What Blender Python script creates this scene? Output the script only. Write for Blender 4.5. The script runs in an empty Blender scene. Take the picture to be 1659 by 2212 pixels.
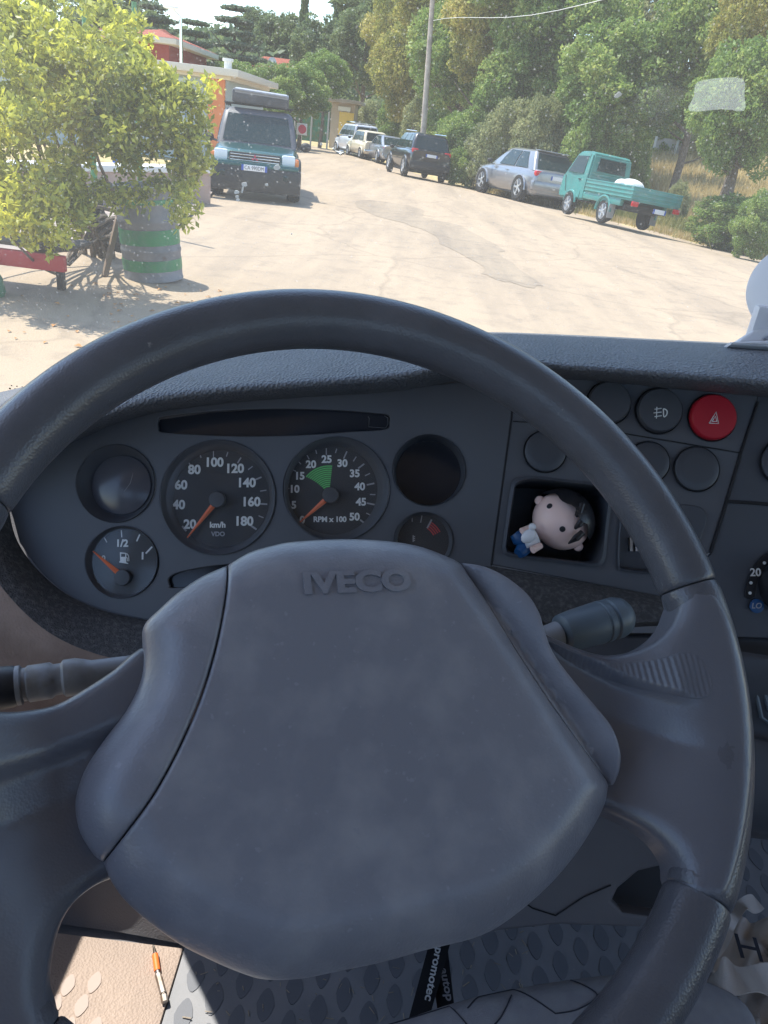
import bpy, bmesh, math, random
import numpy as np
from mathutils import Vector, Matrix
from mathutils.geometry import delaunay_2d_cdt
R_=math.radians
S=bpy.context.scene; COL=S.collection
# ---------------------------------------------------------------- camera, sky, sun
CAM_H=1.55; PITCH=26.5; ROLL=7.0; F=1640.0; CX,CY=829.5,1106.0     # photo measured on a 1659 x 2212 grid
_p,_r=R_(PITCH),R_(ROLL)
FW=Vector((0,math.cos(_p),-math.sin(_p))); _R0=Vector((1,0,0)); _U0=_R0.cross(FW)
RT=(math.cos(_r)*_R0+math.sin(_r)*_U0); UP=(-math.sin(_r)*_R0+math.cos(_r)*_U0)
CAM=Vector((0,0,CAM_H))
cd=bpy.data.cameras.new('camera'); cam=bpy.data.objects.new('camera',cd); COL.objects.link(cam)
cam.matrix_world=Matrix(((RT.x,UP.x,-FW.x,0),(RT.y,UP.y,-FW.y,0),(RT.z,UP.z,-FW.z,CAM_H),(0,0,0,1)))
cd.sensor_fit='VERTICAL'; cd.sensor_height=24; cd.lens=24*F/2212; cd.clip_start=0.02; cd.clip_end=3000
S.camera=cam
SUN_EL,SUN_AZ=64.0,-62.0        # azimuth from straight ahead, negative = left
sd=Vector((math.sin(R_(SUN_AZ))*math.cos(R_(SUN_EL)),math.cos(R_(SUN_AZ))*math.cos(R_(SUN_EL)),math.sin(R_(SUN_EL))))
w=bpy.data.worlds.new("World"); S.world=w; w.use_nodes=True
nt=w.node_tree; bg=nt.nodes['Background']
sk=nt.nodes.new('ShaderNodeTexSky'); sk.sky_type='NISHITA'; sk.sun_disc=False
sk.sun_elevation=R_(SUN_EL); sk.sun_rotation=R_(SUN_AZ); sk.dust_density=.6; sk.air_density=1.0
nt.links.new(sk.outputs[0],bg.inputs[0]); bg.inputs[1].default_value=0.145
sl=bpy.data.lights.new('sun','SUN'); sl.energy=2.8; sl.angle=R_(0.5); sl.color=(1,0.95,0.87)
so=bpy.data.objects.new('sun',sl); COL.objects.link(so); so.rotation_euler=sd.to_track_quat('Z','Y').to_euler()
S.view_settings.view_transform='Standard'; S.view_settings.look='None'; S.view_settings.gamma=1
S.view_settings.exposure=1.45
S.render.engine='CYCLES'
S.cycles.transparent_max_bounces=12; S.cycles.max_bounces=8
# ---------------------------------------------------------------- helpers
def ray(px,py): return ((px-CX)*RT+(CY-py)*UP+F*FW)
def G(px,py,z=0.0):
    d=ray(px,py); t=(z-CAM_H)/d.z; return CAM+d*t
def AT(px,py,dist):                      # point seen at a pixel, dist metres ahead
    d=ray(px,py); return CAM+d*(dist/d.y)
class Frame:
    def __init__(s,O,n,xh):
        s.O=Vector(O); s.n=Vector(n).normalized(); s.x=(Vector(xh)-Vector(xh).dot(s.n)*s.n).normalized(); s.y=s.n.cross(s.x)
    def uv(s,px,py,h=0.0):
        d=ray(px,py); O=s.O+s.n*h; t=(O-CAM).dot(s.n)/d.dot(s.n); p=CAM+d*t-O
        return (p.dot(s.x),p.dot(s.y))
    def w(s,u,v,h=0.0): return s.O+s.x*u+s.y*v+s.n*h
    def at(s,px,py,h=0.0): 
        u,v=s.uv(px,py,h); return s.w(u,v,h)
    def px(s,px,py,h): # metres per photo pixel there
        a=s.uv(px,py,h); b=s.uv(px+1,py,h); return math.hypot(a[0]-b[0],a[1]-b[1])
WM={}
def wmat(o):
    if o is None: return Matrix()
    return WM[o.name]
def finish(o,parent,label=None,cat=None,group=None,kind=None):
    COL.objects.link(o); 
    if parent: o.parent=parent; WM[o.name]=wmat(parent)
    else: WM[o.name]=Matrix()
    tagit(o,label,cat,group,kind); return o
def tagit(o,label=None,cat=None,group=None,kind=None):
    if label: o['label']=label
    if cat: o['category']=cat
    if group: o['group']=group
    if kind: o['kind']=kind
    return o
def thing(name,label,cat,loc=(0,0,0),group=None):
    o=bpy.data.objects.new(name,None); o.empty_display_size=0.1; COL.objects.link(o); o.location=loc
    WM[o.name]=Matrix.Translation(Vector(loc)); return tagit(o,label,cat,group)
def mk(name,V,Fc,mat,parent=None,smooth=True,angle=40,**k):
    me=bpy.data.meshes.new(name); inv=wmat(parent).inverted()
    me.from_pydata([tuple(inv@Vector(v)) for v in V],[],Fc); me.materials.append(mat); me.validate()
    if smooth:
        me.shade_smooth(); me.set_sharp_from_angle(angle=R_(angle))
    o=bpy.data.objects.new(name,me); return finish(o,parent,**k)
class MB:                                  # collects pieces of ONE part
    def __init__(s): s.V=[]; s.F=[]
    def add(s,V,Fc):
        b=len(s.V); s.V+= [Vector(v) for v in V]; s.F+=[tuple(i+b for i in f) for f in Fc]; return s
    def box(s,c,sz,M=None,bev=0.0):
        bm=bmesh.new(); bmesh.ops.create_cube(bm,size=1)
        for v in bm.verts: v.co=Vector((v.co.x*sz[0],v.co.y*sz[1],v.co.z*sz[2]))
        if bev>0: bmesh.ops.bevel(bm,geom=bm.edges[:],offset=bev,segments=2,affect='EDGES',profile=.6)
        bm.verts.index_update()
        V=[(M@v.co if M else v.co)+Vector(c) for v in bm.verts]; Fc=[tuple(x.index for x in f.verts) for f in bm.faces]
        bm.free(); return s.add(V,Fc)
    def quad(s,a,b,c,d): return s.add([a,b,c,d],[(0,1,2,3)])
    def tube(s,pts,rad,n=12,caps=True):
        P=[Vector(p) for p in pts]; rr=rad if hasattr(rad,'__len__') else [rad]*len(P); V=[];Fc=[]
        t=(P[1]-P[0]).normalized(); up=Vector((0,0,1)) if abs(t.z)<.9 else Vector((1,0,0)); x=t.cross(up).normalized()
        for i,p in enumerate(P):
            a=P[max(i-1,0)];b=P[min(i+1,len(P)-1)]; t=(b-a).normalized(); x=(x-x.dot(t)*t).normalized(); y=t.cross(x)
            for k in range(n):
                an=2*math.pi*k/n; V.append(p+rr[i]*(math.cos(an)*x+math.sin(an)*y))
        for i in range(len(P)-1):
            for k in range(n): Fc.append((i*n+k,i*n+(k+1)%n,(i+1)*n+(k+1)%n,(i+1)*n+k))
        if caps: Fc.append(tuple(range(n))[::-1]); Fc.append(tuple((len(P)-1)*n+k for k in range(n)))
        return s.add(V,Fc)
    def lathe(s,O,n,prof,seg=48,xh=None,cap0=True,cap1=True):   # prof: (radius,height)
        n=Vector(n).normalized(); xh=Vector(xh) if xh else (Vector((1,0,0)) if abs(n.x)<.9 else Vector((0,1,0)))
        x=(xh-xh.dot(n)*n).normalized(); y=n.cross(x); V=[];Fc=[]; O=Vector(O)
        for r,h in prof:
            for k in range(seg):
                a=2*math.pi*k/seg; V.append(O+n*h+r*(math.cos(a)*x+math.sin(a)*y))
        for i in range(len(prof)-1):
            for k in range(seg): Fc.append((i*seg+k,i*seg+(k+1)%seg,(i+1)*seg+(k+1)%seg,(i+1)*seg+k))
        if cap0: Fc.append(tuple(range(seg))[::-1])
        if cap1: Fc.append(tuple((len(prof)-1)*seg+k for k in range(seg)))
        return s.add(V,Fc)
    def ellipsoid(s,c,r,M=None,nu=20,nv=12):
        V=[];Fc=[]
        for j in range(nv+1):
            t=math.pi*j/nv
            for i in range(nu):
                a=2*math.pi*i/nu; v=Vector((r[0]*math.sin(t)*math.cos(a),r[1]*math.sin(t)*math.sin(a),r[2]*math.cos(t)))
                V.append((M@v if M else v)+Vector(c))
        for j in range(nv):
            for i in range(nu): Fc.append((j*nu+i,(j+1)*nu+i,(j+1)*nu+(i+1)%nu,j*nu+(i+1)%nu))
        return s.add(V,Fc)
    def out(s,name,mat,parent=None,smooth=True,angle=40,**k): return mk(name,s.V,s.F,mat,parent,smooth,angle,**k)
def catmull(P,n=8,closed=False):
    P=[tuple(p) for p in P]; N=len(P); out=[]
    rng=range(N) if closed else range(N-1)
    for i in rng:
        g=lambda j:P[j%N] if closed else P[min(max(j,0),N-1)]
        a,b,c,d=g(i-1),g(i),g(i+1),g(i+2)
        for k in range(n):
            t=k/n; out.append(tuple(.5*((2*b[q])+(-a[q]+c[q])*t+(2*a[q]-5*b[q]+4*c[q]-d[q])*t*t+(-a[q]+3*b[q]-3*c[q]+d[q])*t**3) for q in range(len(b))))
    if not closed: out.append(P[-1])
    return out
def plate(name,outs,fr,h,thick,mat,parent,bev=0.0,smooth=True,**k):  # 2-D shape with holes; outs in frame metres; top face at h
    cu=bpy.data.curves.new('t','CURVE'); cu.dimensions='2D'; cu.fill_mode='BOTH'; cu.extrude=max(thick/2-bev,1e-5); cu.bevel_depth=bev; cu.bevel_resolution=2; cu.offset=-bev if bev else 0
    for o in outs:
        sp=cu.splines.new('POLY'); sp.points.add(len(o)-1)
        for i,q in enumerate(o): sp.points[i].co=(q[0],q[1],0,1)
        sp.use_cyclic_u=True
    ob=bpy.data.objects.new('t',cu); COL.objects.link(ob); dg=bpy.context.evaluated_depsgraph_get(); dg.update()
    me=ob.evaluated_get(dg).to_mesh(); V=[fr.w(v.co.x,v.co.y,v.co.z+h-thick/2) for v in me.vertices]; Fc=[tuple(p.vertices) for p in me.polygons]
    ob.evaluated_get(dg).to_mesh_clear(); bpy.data.objects.remove(ob); bpy.data.curves.remove(cu)
    return mk(name,V,Fc,mat,parent,smooth,30,**k)
def textV(s,size,fr,u,v,h,rot=0,ext=.0002,off=0.0,sx=1.0,align='CENTER',shear=0):
    cu=bpy.data.curves.new('t','FONT'); cu.body=s; cu.size=size; cu.extrude=ext; cu.offset=off; cu.align_x=align; cu.align_y='CENTER'; cu.shear=shear; cu.resolution_u=4
    ob=bpy.data.objects.new('t',cu); COL.objects.link(ob); dg=bpy.context.evaluated_depsgraph_get(); dg.update()
    me=ob.evaluated_get(dg).to_mesh(); c,sn=math.cos(rot),math.sin(rot)
    V=[fr.w(u+(x.co.x*sx)*c-x.co.y*sn,v+(x.co.x*sx)*sn+x.co.y*c,h+x.co.z) for x in me.vertices]; Fc=[tuple(p.vertices) for p in me.polygons]
    ob.evaluated_get(dg).to_mesh_clear(); bpy.data.objects.remove(ob); bpy.data.curves.remove(cu); return V,Fc
def loft(name,rows,mat,parent,n=8,thick=0,**k):           # rows of world points
    R2=[catmull([tuple(p) for p in r],n) for r in rows]; cols=len(R2[0])
    cols_pts=[catmull([R2[j][i] for j in range(len(R2))],5) for i in range(cols)]; m=len(cols_pts[0])
    V=[Vector(cols_pts[i][j]) for i in range(cols) for j in range(m)]
    Fc=[(i*m+j,(i+1)*m+j,(i+1)*m+j+1,i*m+j+1) for i in range(cols-1) for j in range(m-1)]
    return mk(name,V,Fc,mat,parent,True,60,**k)
def pillow(name,poly,fr,h0,hf,er,skirt,gs,mat,parent,**k):
    P=np.array(poly); 
    ar=0.5*np.sum(P[:,0]*np.roll(P[:,1],-1)-np.roll(P[:,0],-1)*P[:,1])
    if ar<0: P=P[::-1]
    D=[]; 
    for a,b in zip(P,np.roll(P,-1,0)):
        m=max(1,int(np.linalg.norm(b-a)/gs)); 
        for i in range(m): D.append(a+(b-a)*i/m)
    P=np.array(D); N=len(P); Q=np.roll(P,-1,0); E=Q-P; L2=(E**2).sum(1)+1e-12
    def dist(X):
        d=np.full(len(X),1e9)
        for s0 in range(0,len(X),2000):
            x=X[s0:s0+2000]; t=np.clip(((x[:,None]-P)*E).sum(2)/L2,0,1); q=P+t[...,None]*E; d[s0:s0+2000]=np.sqrt(((x[:,None]-q)**2).sum(2)).min(1)
        return d
    def inside(X):
        c=np.zeros(len(X),bool)
        for i in range(N):
            a,b=P[i],Q[i]; cond=((a[1]>X[:,1])!=(b[1]>X[:,1])); xx=(b[0]-a[0])*(X[:,1]-a[1])/(b[1]-a[1]+1e-15)+a[0]; c^=cond&(X[:,0]<xx)
        return c
    nn=np.stack([-(np.roll(P,-1,0)-np.roll(P,1,0))[:,1],(np.roll(P,-1,0)-np.roll(P,1,0))[:,0]],1); nn/=np.linalg.norm(nn,axis=1)[:,None]+1e-12
    pts=[P]
    for o in (er*.06,er*.2,er*.42,er*.7,er): 
        X=P+nn*o; ok=(dist(X)>o*.93)&inside(X); pts.append(X[ok])
    lo,hi=P.min(0),P.max(0); gx,gy=np.meshgrid(np.arange(lo[0],hi[0],gs),np.arange(lo[1],hi[1],gs)); X=np.stack([gx.ravel(),gy.ravel()],1)
    X=X[inside(X)]; X=X[dist(X)>er*1.15]; pts.append(X); A=np.concatenate(pts)
    r=delaunay_2d_cdt([Vector(a) for a in A],[(i,(i+1)%N) for i in range(N)],[],1,1e-7)
    V2=np.array([tuple(v) for v in r[0]]); d=dist(V2); hh=hf(V2,d)
    q=np.clip(d/er,0,1); z=h0+hh-er*(1-np.sqrt(np.clip(1-(1-q)**2,0,1)))
    V=[fr.w(a[0],a[1],zz) for a,zz in zip(V2,z)]; Fc=[tuple(f) for f in r[2]]
    b=len(V); V+=[fr.w(V2[i][0],V2[i][1],z[i]-skirt) for i in range(N)]; Fc+=[(i,b+i,b+(i+1)%N,(i+1)%N) for i in range(N)]
    return mk(name,V,Fc,mat,parent,True,70,**k)
def idw(fr,h,ctrl):
    C=np.array([fr.uv(a,b,h) for a,b,_ in ctrl]); Z=np.array([c for *_,c in ctrl])
    def f(X,d):
        D=((X[:,None]-C)**2).sum(2)+1e-5; W=1/D**1.5; return (W*Z).sum(1)/W.sum(1)
    return f
# ---------------------------------------------------------------- materials
def mat(name,c,rough=.6,metal=0,noise=None,bump=None,spec=.5,coat=0,trans=0,speck=None):
    m=bpy.data.materials.new(name); m.use_nodes=True; t=m.node_tree; b=t.nodes['Principled BSDF']; N=t.nodes.new; L=t.links.new
    b.inputs['Base Color'].default_value=(*c,1); b.inputs['Roughness'].default_value=rough; b.inputs['Metallic'].default_value=metal
    b.inputs['Specular IOR Level'].default_value=spec; b.inputs['Coat Weight'].default_value=coat
    tc=N('ShaderNodeTexCoord')
    geo=None; src=None
    if noise:          # (scale, second colour, lo, hi[,detail])
        n=N('ShaderNodeTexNoise'); n.inputs['Scale'].default_value=noise[0]; n.inputs['Detail'].default_value=noise[4] if len(noise)>4 else 6; L(tc.outputs['Object'],n.inputs['Vector'])
        r=N('ShaderNodeValToRGB'); r.color_ramp.elements[0].position=noise[2]; r.color_ramp.elements[1].position=noise[3]
        r.color_ramp.elements[0].color=(*c,1); r.color_ramp.elements[1].color=(*noise[1],1); L(n.outputs[0],r.inputs[0]); src=r.outputs[0]
        L(src,b.inputs['Base Color'])
    if speck:          # (scale, colour, amount)
        n=N('ShaderNodeTexNoise'); n.inputs['Scale'].default_value=speck[0]; n.inputs['Detail'].default_value=3; L(tc.outputs['Object'],n.inputs['Vector'])
        r=N('ShaderNodeMapRange'); r.inputs[1].default_value=speck[2]; r.inputs[2].default_value=speck[2]+.06; L(n.outputs[0],r.inputs[0])
        mx=N('ShaderNodeMix'); mx.data_type='RGBA'; L(r.outputs[0],mx.inputs[0]); mx.inputs[6].default_value=(*c,1); mx.inputs[7].default_value=(*speck[1],1)
        if src: L(src,mx.inputs[6])
        L(mx.outputs[2],b.inputs['Base Color'])
    if bump:           # (kind, scale, strength, distance)
        if bump[0]=='vor':
            n=N('ShaderNodeTexVoronoi'); n.inputs['Scale'].default_value=bump[1]; o=n.outputs['Distance']
        elif bump[0]=='wave':
            n=N('ShaderNodeTexWave'); n.inputs['Scale'].default_value=bump[1]; o=n.outputs[1]
        else:
            n=N('ShaderNodeTexNoise'); n.inputs['Scale'].default_value=bump[1]; n.inputs['Detail'].default_value=4; o=n.outputs[0]
        L(tc.outputs['Object'],n.inputs['Vector']); bp=N('ShaderNodeBump'); bp.inputs['Strength'].default_value=bump[2]; bp.inputs['Distance'].default_value=bump[3]
        L(o,bp.inputs['Height']); L(bp.outputs[0],b.inputs['Normal'])
    return m
def leafmat(name,c1,c2,c3,scale=3.0):
    m=bpy.data.materials.new(name); m.use_nodes=True; t=m.node_tree; t.nodes.clear(); N=t.nodes.new; L=t.links.new
    g=N('ShaderNodeNewGeometry'); r=N('ShaderNodeValToRGB'); e=r.color_ramp.elements; e[0].color=(*c1,1); e[1].color=(*c3,1); x=e.new(.55); x.color=(*c2,1)
    tc=N('ShaderNodeTexCoord'); n=N('ShaderNodeTexNoise'); n.inputs['Scale'].default_value=scale; L(tc.outputs['Object'],n.inputs['Vector'])
    ma=N('ShaderNodeMath'); ma.operation='MULTIPLY_ADD'; L(n.outputs[0],ma.inputs[0]); ma.inputs[1].default_value=1.5; ma.inputs[2].default_value=-.55
    mb=N('ShaderNodeMath'); mb.operation='MULTIPLY_ADD'; L(g.outputs['Random Per Island'],mb.inputs[0]); mb.inputs[1].default_value=.65; L(ma.outputs[0],mb.inputs[2])
    L(mb.outputs[0],r.inputs[0]); d=N('ShaderNodeBsdfPrincipled'); d.inputs['Roughness'].default_value=.45; d.inputs['Specular IOR Level'].default_value=.35; tr=N('ShaderNodeBsdfTranslucent'); mx=N('ShaderNodeMixShader'); mx.inputs[0].default_value=.48
    L(r.outputs[0],d.inputs['Base Color']); L(r.outputs[0],tr.inputs[0]); L(d.outputs[0],mx.inputs[1]); L(tr.outputs[0],mx.inputs[2]); o=N('ShaderNodeOutputMaterial'); L(mx.outputs[0],o.inputs[0]); return m
M={}
M['road']=None
M['dash_pad']=mat('dash_pad',(.10,.108,.125),.5,bump=('vor',420,1.0,.0016),noise=(30,(.125,.133,.15),.4,.8))
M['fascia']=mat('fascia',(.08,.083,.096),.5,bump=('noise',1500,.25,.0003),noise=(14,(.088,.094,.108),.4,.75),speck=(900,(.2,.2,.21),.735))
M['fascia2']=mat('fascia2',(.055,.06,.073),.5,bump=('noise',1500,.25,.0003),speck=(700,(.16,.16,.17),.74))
M['wheel']=mat('wheel_leather',(.088,.09,.102),.28,bump=('vor',800,.3,.0005),noise=(30,(.115,.118,.135),.42,.8),speck=(160,(.26,.25,.25),.73))
M['hub']=mat('hub_cover',(.195,.198,.225),.30,bump=('noise',650,.45,.0005),noise=(34,(.265,.265,.285),.45,.72,9),speck=(260,(.235,.24,.27),.66))
M['spoke']=mat('spoke_plastic',(.115,.117,.134),.30,bump=('vor',800,.2,.0004),noise=(18,(.125,.13,.152),.42,.78))
M['black']=mat('black_plastic',(.018,.019,.023),.45)
M['dial']=mat('dial_black',(.022,.023,.028),.6,speck=(1300,(.12,.12,.12),.7))
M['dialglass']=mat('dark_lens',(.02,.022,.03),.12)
M['white']=mat('white_print',(.72,.73,.72),.6)
M['dimwhite']=mat('grey_print',(.33,.33,.35),.6)
M['green']=mat('green_print',(.12,.55,.14),.6)
M['needle']=mat('needle_orange',(.75,.17,.07),.5)
M['redprint']=mat('red_print',(.5,.05,.05),.6)
M['cap']=mat('needle_cap',(.05,.052,.06),.45)
M['button']=mat('button_plastic',(.055,.06,.072),.42,bump=('noise',1200,.2,.0003))
M['redbutton']=mat('hazard_button',(.42,.015,.03),.35,bump=('noise',900,.1,.0003))
M['stalk']=mat('stalk_grey',(.11,.14,.165),.45,bump=('noise',900,.2,.0003))
M['stalkgrey']=mat('stalk_collar_grey',(.24,.25,.27),.5,noise=(60,(.15,.13,.11),.5,.75))
M['felt']=mat('dusty_felt',(.06,.06,.064),.9,bump=('noise',700,.9,.002),noise=(300,(.13,.13,.13),.45,.75))
M['knee']=mat('knee_panel',(.10,.098,.108),.6,bump=('noise',900,.3,.0004),noise=(9,(.13,.125,.13),.4,.7))
M['matrub']=mat('rubber_mat',(.24,.25,.265),.8,bump=('noise',500,.4,.001),noise=(12,(.30,.30,.31),.4,.7),speck=(90,(.4,.36,.3),.71))
M['matoval']=mat('rubber_mat_recess',(.17,.18,.20),.7,bump=('noise',500,.3,.001))
M['seat']=mat('seat_fabric',(.27,.265,.28),.9,bump=('noise',1100,.5,.0008),noise=(40,(.33,.325,.33),.4,.7))
M['stitch']=mat('seat_stitch',(.03,.032,.045),.8)
M['canvas']=mat('bag_canvas',(.62,.56,.5),.9,bump=('noise',900,.5,.0008),noise=(14,(.5,.45,.41),.45,.75))
M['mount']=mat('mount_white_plastic',(.62,.63,.68),.35)
M['skin']=mat('doll_vinyl_pale',(.88,.63,.56),.45)
M['hair']=mat('doll_hair_black',(.02,.02,.024),.35)
M['cab']=mat('cab_trim_grey',(.35,.35,.36),.7)
M['door']=mat('door_trim',(.13,.13,.14),.7,bump=('vor',400,.4,.001))
M['blue']=mat('blue_plastic',(.01,.07,.2),.4)
M['steel']=mat('bit_steel',(.45,.43,.42),.35,1.0,noise=(80,(.3,.25,.2),.4,.7))
M['orange']=mat('bit_orange',(.9,.2,.04),.5)
M['seamdark']=mat('seam_dark',(.012,.012,.015),.8)
M['lightocc']=mat('doll_white',(.75,.75,.77),.4)
def glassmat():
    m=bpy.data.materials.new('dusty_glass'); m.use_nodes=True; t=m.node_tree; t.nodes.clear(); N=t.nodes.new; L=t.links.new
    tc=N('ShaderNodeTexCoord'); tr=N('ShaderNodeBsdfTransparent'); tr.inputs[0].default_value=(.96,.98,.97,1)
    v=N('ShaderNodeTexVoronoi'); v.inputs['Scale'].default_value=120; L(tc.outputs['Object'],v.inputs['Vector'])
    wn=N('ShaderNodeMapRange'); wn.inputs[1].default_value=.17; wn.inputs[2].default_value=.08; wn.inputs[3].default_value=0; wn.inputs[4].default_value=1; L(v.outputs['Distance'],wn.inputs[0])
    n=N('ShaderNodeTexNoise'); n.inputs['Scale'].default_value=9; L(tc.outputs['Object'],n.inputs['Vector'])
    nr=N('ShaderNodeMapRange'); nr.inputs[1].default_value=.45; nr.inputs[2].default_value=.7; L(n.outputs[0],nr.inputs[0])
    cr=N('ShaderNodeTexNoise'); cr.inputs['Scale'].default_value=700; cr.inputs['Detail'].default_value=2; L(tc.outputs['Object'],cr.inputs['Vector'])
    c2=N('ShaderNodeMapRange'); c2.inputs[1].default_value=.58; c2.inputs[2].default_value=.75; c2.inputs[4].default_value=.07; L(cr.outputs[0],c2.inputs[0])
    mu=N('ShaderNodeMath'); mu.operation='MULTIPLY'; L(wn.outputs[0],mu.inputs[0]); L(v.outputs['Color'],mu.inputs[1])
    m2=N('ShaderNodeMath'); m2.operation='MULTIPLY'; L(mu.outputs[0],m2.inputs[0]); m2.inputs[1].default_value=.3
    m3=N('ShaderNodeMath'); m3.operation='ADD'; L(m2.outputs[0],m3.inputs[0]); L(c2.outputs[0],m3.inputs[1])
    sp=N('ShaderNodeSeparateXYZ'); L(tc.outputs['Object'],sp.inputs[0]); zr=N('ShaderNodeMapRange'); zr.inputs[1].default_value=1.75; zr.inputs[2].default_value=1.2; zr.inputs[3].default_value=.008; zr.inputs[4].default_value=.04; L(sp.outputs[2],zr.inputs[0])
    m4=N('ShaderNodeMath'); m4.operation='ADD'; L(m3.outputs[0],m4.inputs[0]); L(zr.outputs[0],m4.inputs[1])
    df=N('ShaderNodeBsdfDiffuse'); df.inputs[0].default_value=(.75,.73,.7,1); tl=N('ShaderNodeBsdfTranslucent'); tl.inputs[0].default_value=(.8,.77,.72,1)
    mx=N('ShaderNodeMixShader'); mx.inputs[0].default_value=.75; L(df.outputs[0],mx.inputs[1]); L(tl.outputs[0],mx.inputs[2])
    gl=N('ShaderNodeBsdfGlossy'); gl.inputs[1].default_value=.02; mg=N('ShaderNodeMixShader'); mg.inputs[0].default_value=.015; L(tr.outputs[0],mg.inputs[1]); L(gl.outputs[0],mg.inputs[2])
    mf=N('ShaderNodeMixShader'); L(m4.outputs[0],mf.inputs[0]); L(mg.outputs[0],mf.inputs[1]); L(mx.outputs[0],mf.inputs[2]); o=N('ShaderNodeOutputMaterial'); L(mf.outputs[0],o.inputs[0]); return m
M['glass']=glassmat()

def lensmat():
    m=bpy.data.materials.new('gauge_glass'); m.use_nodes=True; t=m.node_tree; t.nodes.clear(); N=t.nodes.new; L=t.links.new
    tr=N('ShaderNodeBsdfTransparent'); gl=N('ShaderNodeBsdfGlossy'); gl.inputs[1].default_value=.12; df=N('ShaderNodeBsdfDiffuse'); df.inputs[0].default_value=(.5,.5,.52,1)
    tc=N('ShaderNodeTexCoord'); n=N('ShaderNodeTexNoise'); n.inputs['Scale'].default_value=1100; n.inputs['Detail'].default_value=2; L(tc.outputs['Object'],n.inputs['Vector']); r=N('ShaderNodeMapRange'); r.inputs[1].default_value=.62; r.inputs[2].default_value=.72; r.inputs[3].default_value=.02; r.inputs[4].default_value=.22; L(n.outputs[0],r.inputs[0])
    a=N('ShaderNodeMixShader'); a.inputs[0].default_value=.05; L(tr.outputs[0],a.inputs[1]); L(gl.outputs[0],a.inputs[2]); b=N('ShaderNodeMixShader'); L(r.outputs[0],b.inputs[0]); L(a.outputs[0],b.inputs[1]); L(df.outputs[0],b.inputs[2]); o=N('ShaderNodeOutputMaterial'); L(b.outputs[0],o.inputs[0]); return m
M['lens']=lensmat()
M['warmtrim']=mat('dusty_sunlit_trim',(.19,.125,.095),.7,bump=('noise',500,.6,.0012),noise=(40,(.26,.18,.14),.4,.75))  # dusty plastic with the warm sunlit tone put into its colour
def CC(x,y,z): return CAM+x*RT+y*UP+(-z)*FW
# ================================================================ STEERING WHEEL
WF=Frame(CC(-.0078,-.0774,-.3815),.3147*RT*.984+.4003*UP-FW,RT); WF.n=(.3097*RT+.4003*UP-FW).normalized(); WF=Frame(WF.O,WF.n,RT)
wheel=thing('steering_wheel','large dark grey leather-grained steering wheel with broad domed hub cover in front of the instruments','steering wheel',tuple(WF.O))
RR,RT0=.20484,.01716
def ang(px,py): u,v=WF.uv(px,py); return math.degrees(math.atan2(v,u))
def rim(a0,a1,r,name):
    m=MB(); n=max(10,int(abs(a1-a0)/1.6)); P=[];rad=[]
    tt=[0,.0015,.006,.012]; T=sorted(set([0,.0006/1,.002,.005]+[i/n for i in range(n+1)]+[.998,.995,.9994]))
    for t in T:
        a=R_(a0+(a1-a0)*t); P.append(WF.w(RR*math.cos(a),RR*math.sin(a)))
        e=min(t,1-t)*abs(a1-a0)*math.pi/180*RR; rad.append(r-.0014*math.exp(-e/.0012))
    V=[];Fc=[];K=28
    for i,(p,rr,t) in enumerate(zip(P,rad,T)):
        a=R_(a0+(a1-a0)*t); er=WF.x*math.cos(a)+WF.y*math.sin(a)
        for k in range(K):
            s=2*math.pi*k/K; grip=1.0
            V.append(p+rr*(math.cos(s)*er+math.sin(s)*WF.n*1.0))
    for i in range(len(P)-1):
        for k in range(K): Fc.append((i*K+k,(i+1)*K+k,(i+1)*K+(k+1)%K,i*K+(k+1)%K))
    Fc.append(tuple(range(K))); Fc.append(tuple((len(P)-1)*K+k for k in range(K))[::-1])
    return mk(name,V,Fc,M['wheel'],wheel,True,50)
aU=ang(1490,1268); aL=ang(1515,1945)
lU=180-aU-4; lL=ang(135,2188); 
if lL<0: lL+=360
aL2=aL if aL>0 else aL+360
rim(aU+.1,lU-.1,RT0,'rim_grip'); rim(aL-.0-.1,-(360-lL)+.1 if False else lL-360+.1,RT0,'rim_grip')
rim(aU-.1,aL+.1,RT0*1.0,'rim_section'); rim(lU+.1,lL-.1,RT0,'rim_section')
HP=-.008
whole=[(494,1213),(540,1186),(590,1171),(640,1162),(740,1157),(840,1161),(920,1175),(1000,1207)]
seamL=[(494,1213),(490,1255),(484,1300),(470,1376),(451,1451),(428,1520),(401,1586),(366,1658),(326,1727),(276,1795),(221,1864)]
seamR=[(1000,1207),(1022,1243),(1048,1281),(1078,1340),(1108,1401),(1142,1456),(1178,1511),(1210,1553),(1243,1594),(1285,1642),(1329,1690)]
bottom=[(1329,1690),(1321,1737),(1293,1792),(1253,1852),(1203,1910),(1150,1958),(1090,2003),(1028,2032),(928,2056),(832,2083),(727,2105),(652,2120),(576,2122),(521,2107),(451,2077),(376,2037),(281,1962),(238,1907),(221,1864)]
leftp=[(221,1864),(200,1850),(170,1802),(159,1752),(163,1707),(185,1651),(226,1591),(271,1531),(301,1471),(309,1421),(307,1385),(306,1358),(316,1335),(341,1311),(381,1275),(436,1238),(494,1213)]
rightp=[(1000,1207),(1045,1225),(1090,1255),(1130,1293),(1153,1330),(1166,1365),(1187,1412),(1225,1465),(1270,1520),(1310,1570),(1333,1620),(1341,1665),(1338,1695),(1329,1690)]
def U(ps,h=HP): return [WF.uv(a,b,h) for a,b in ps]
full=U(catmull(whole,3)+catmull(seamR[-1:]+bottom[1:],3)+catmull(leftp,3)); FP=np.array(full); HC=np.array(WF.uv(770,1640,HP))
OUT=FP; OQ=np.roll(OUT,-1,0); OE=OQ-OUT; OL=(OE**2).sum(1)+1e-12
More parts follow.
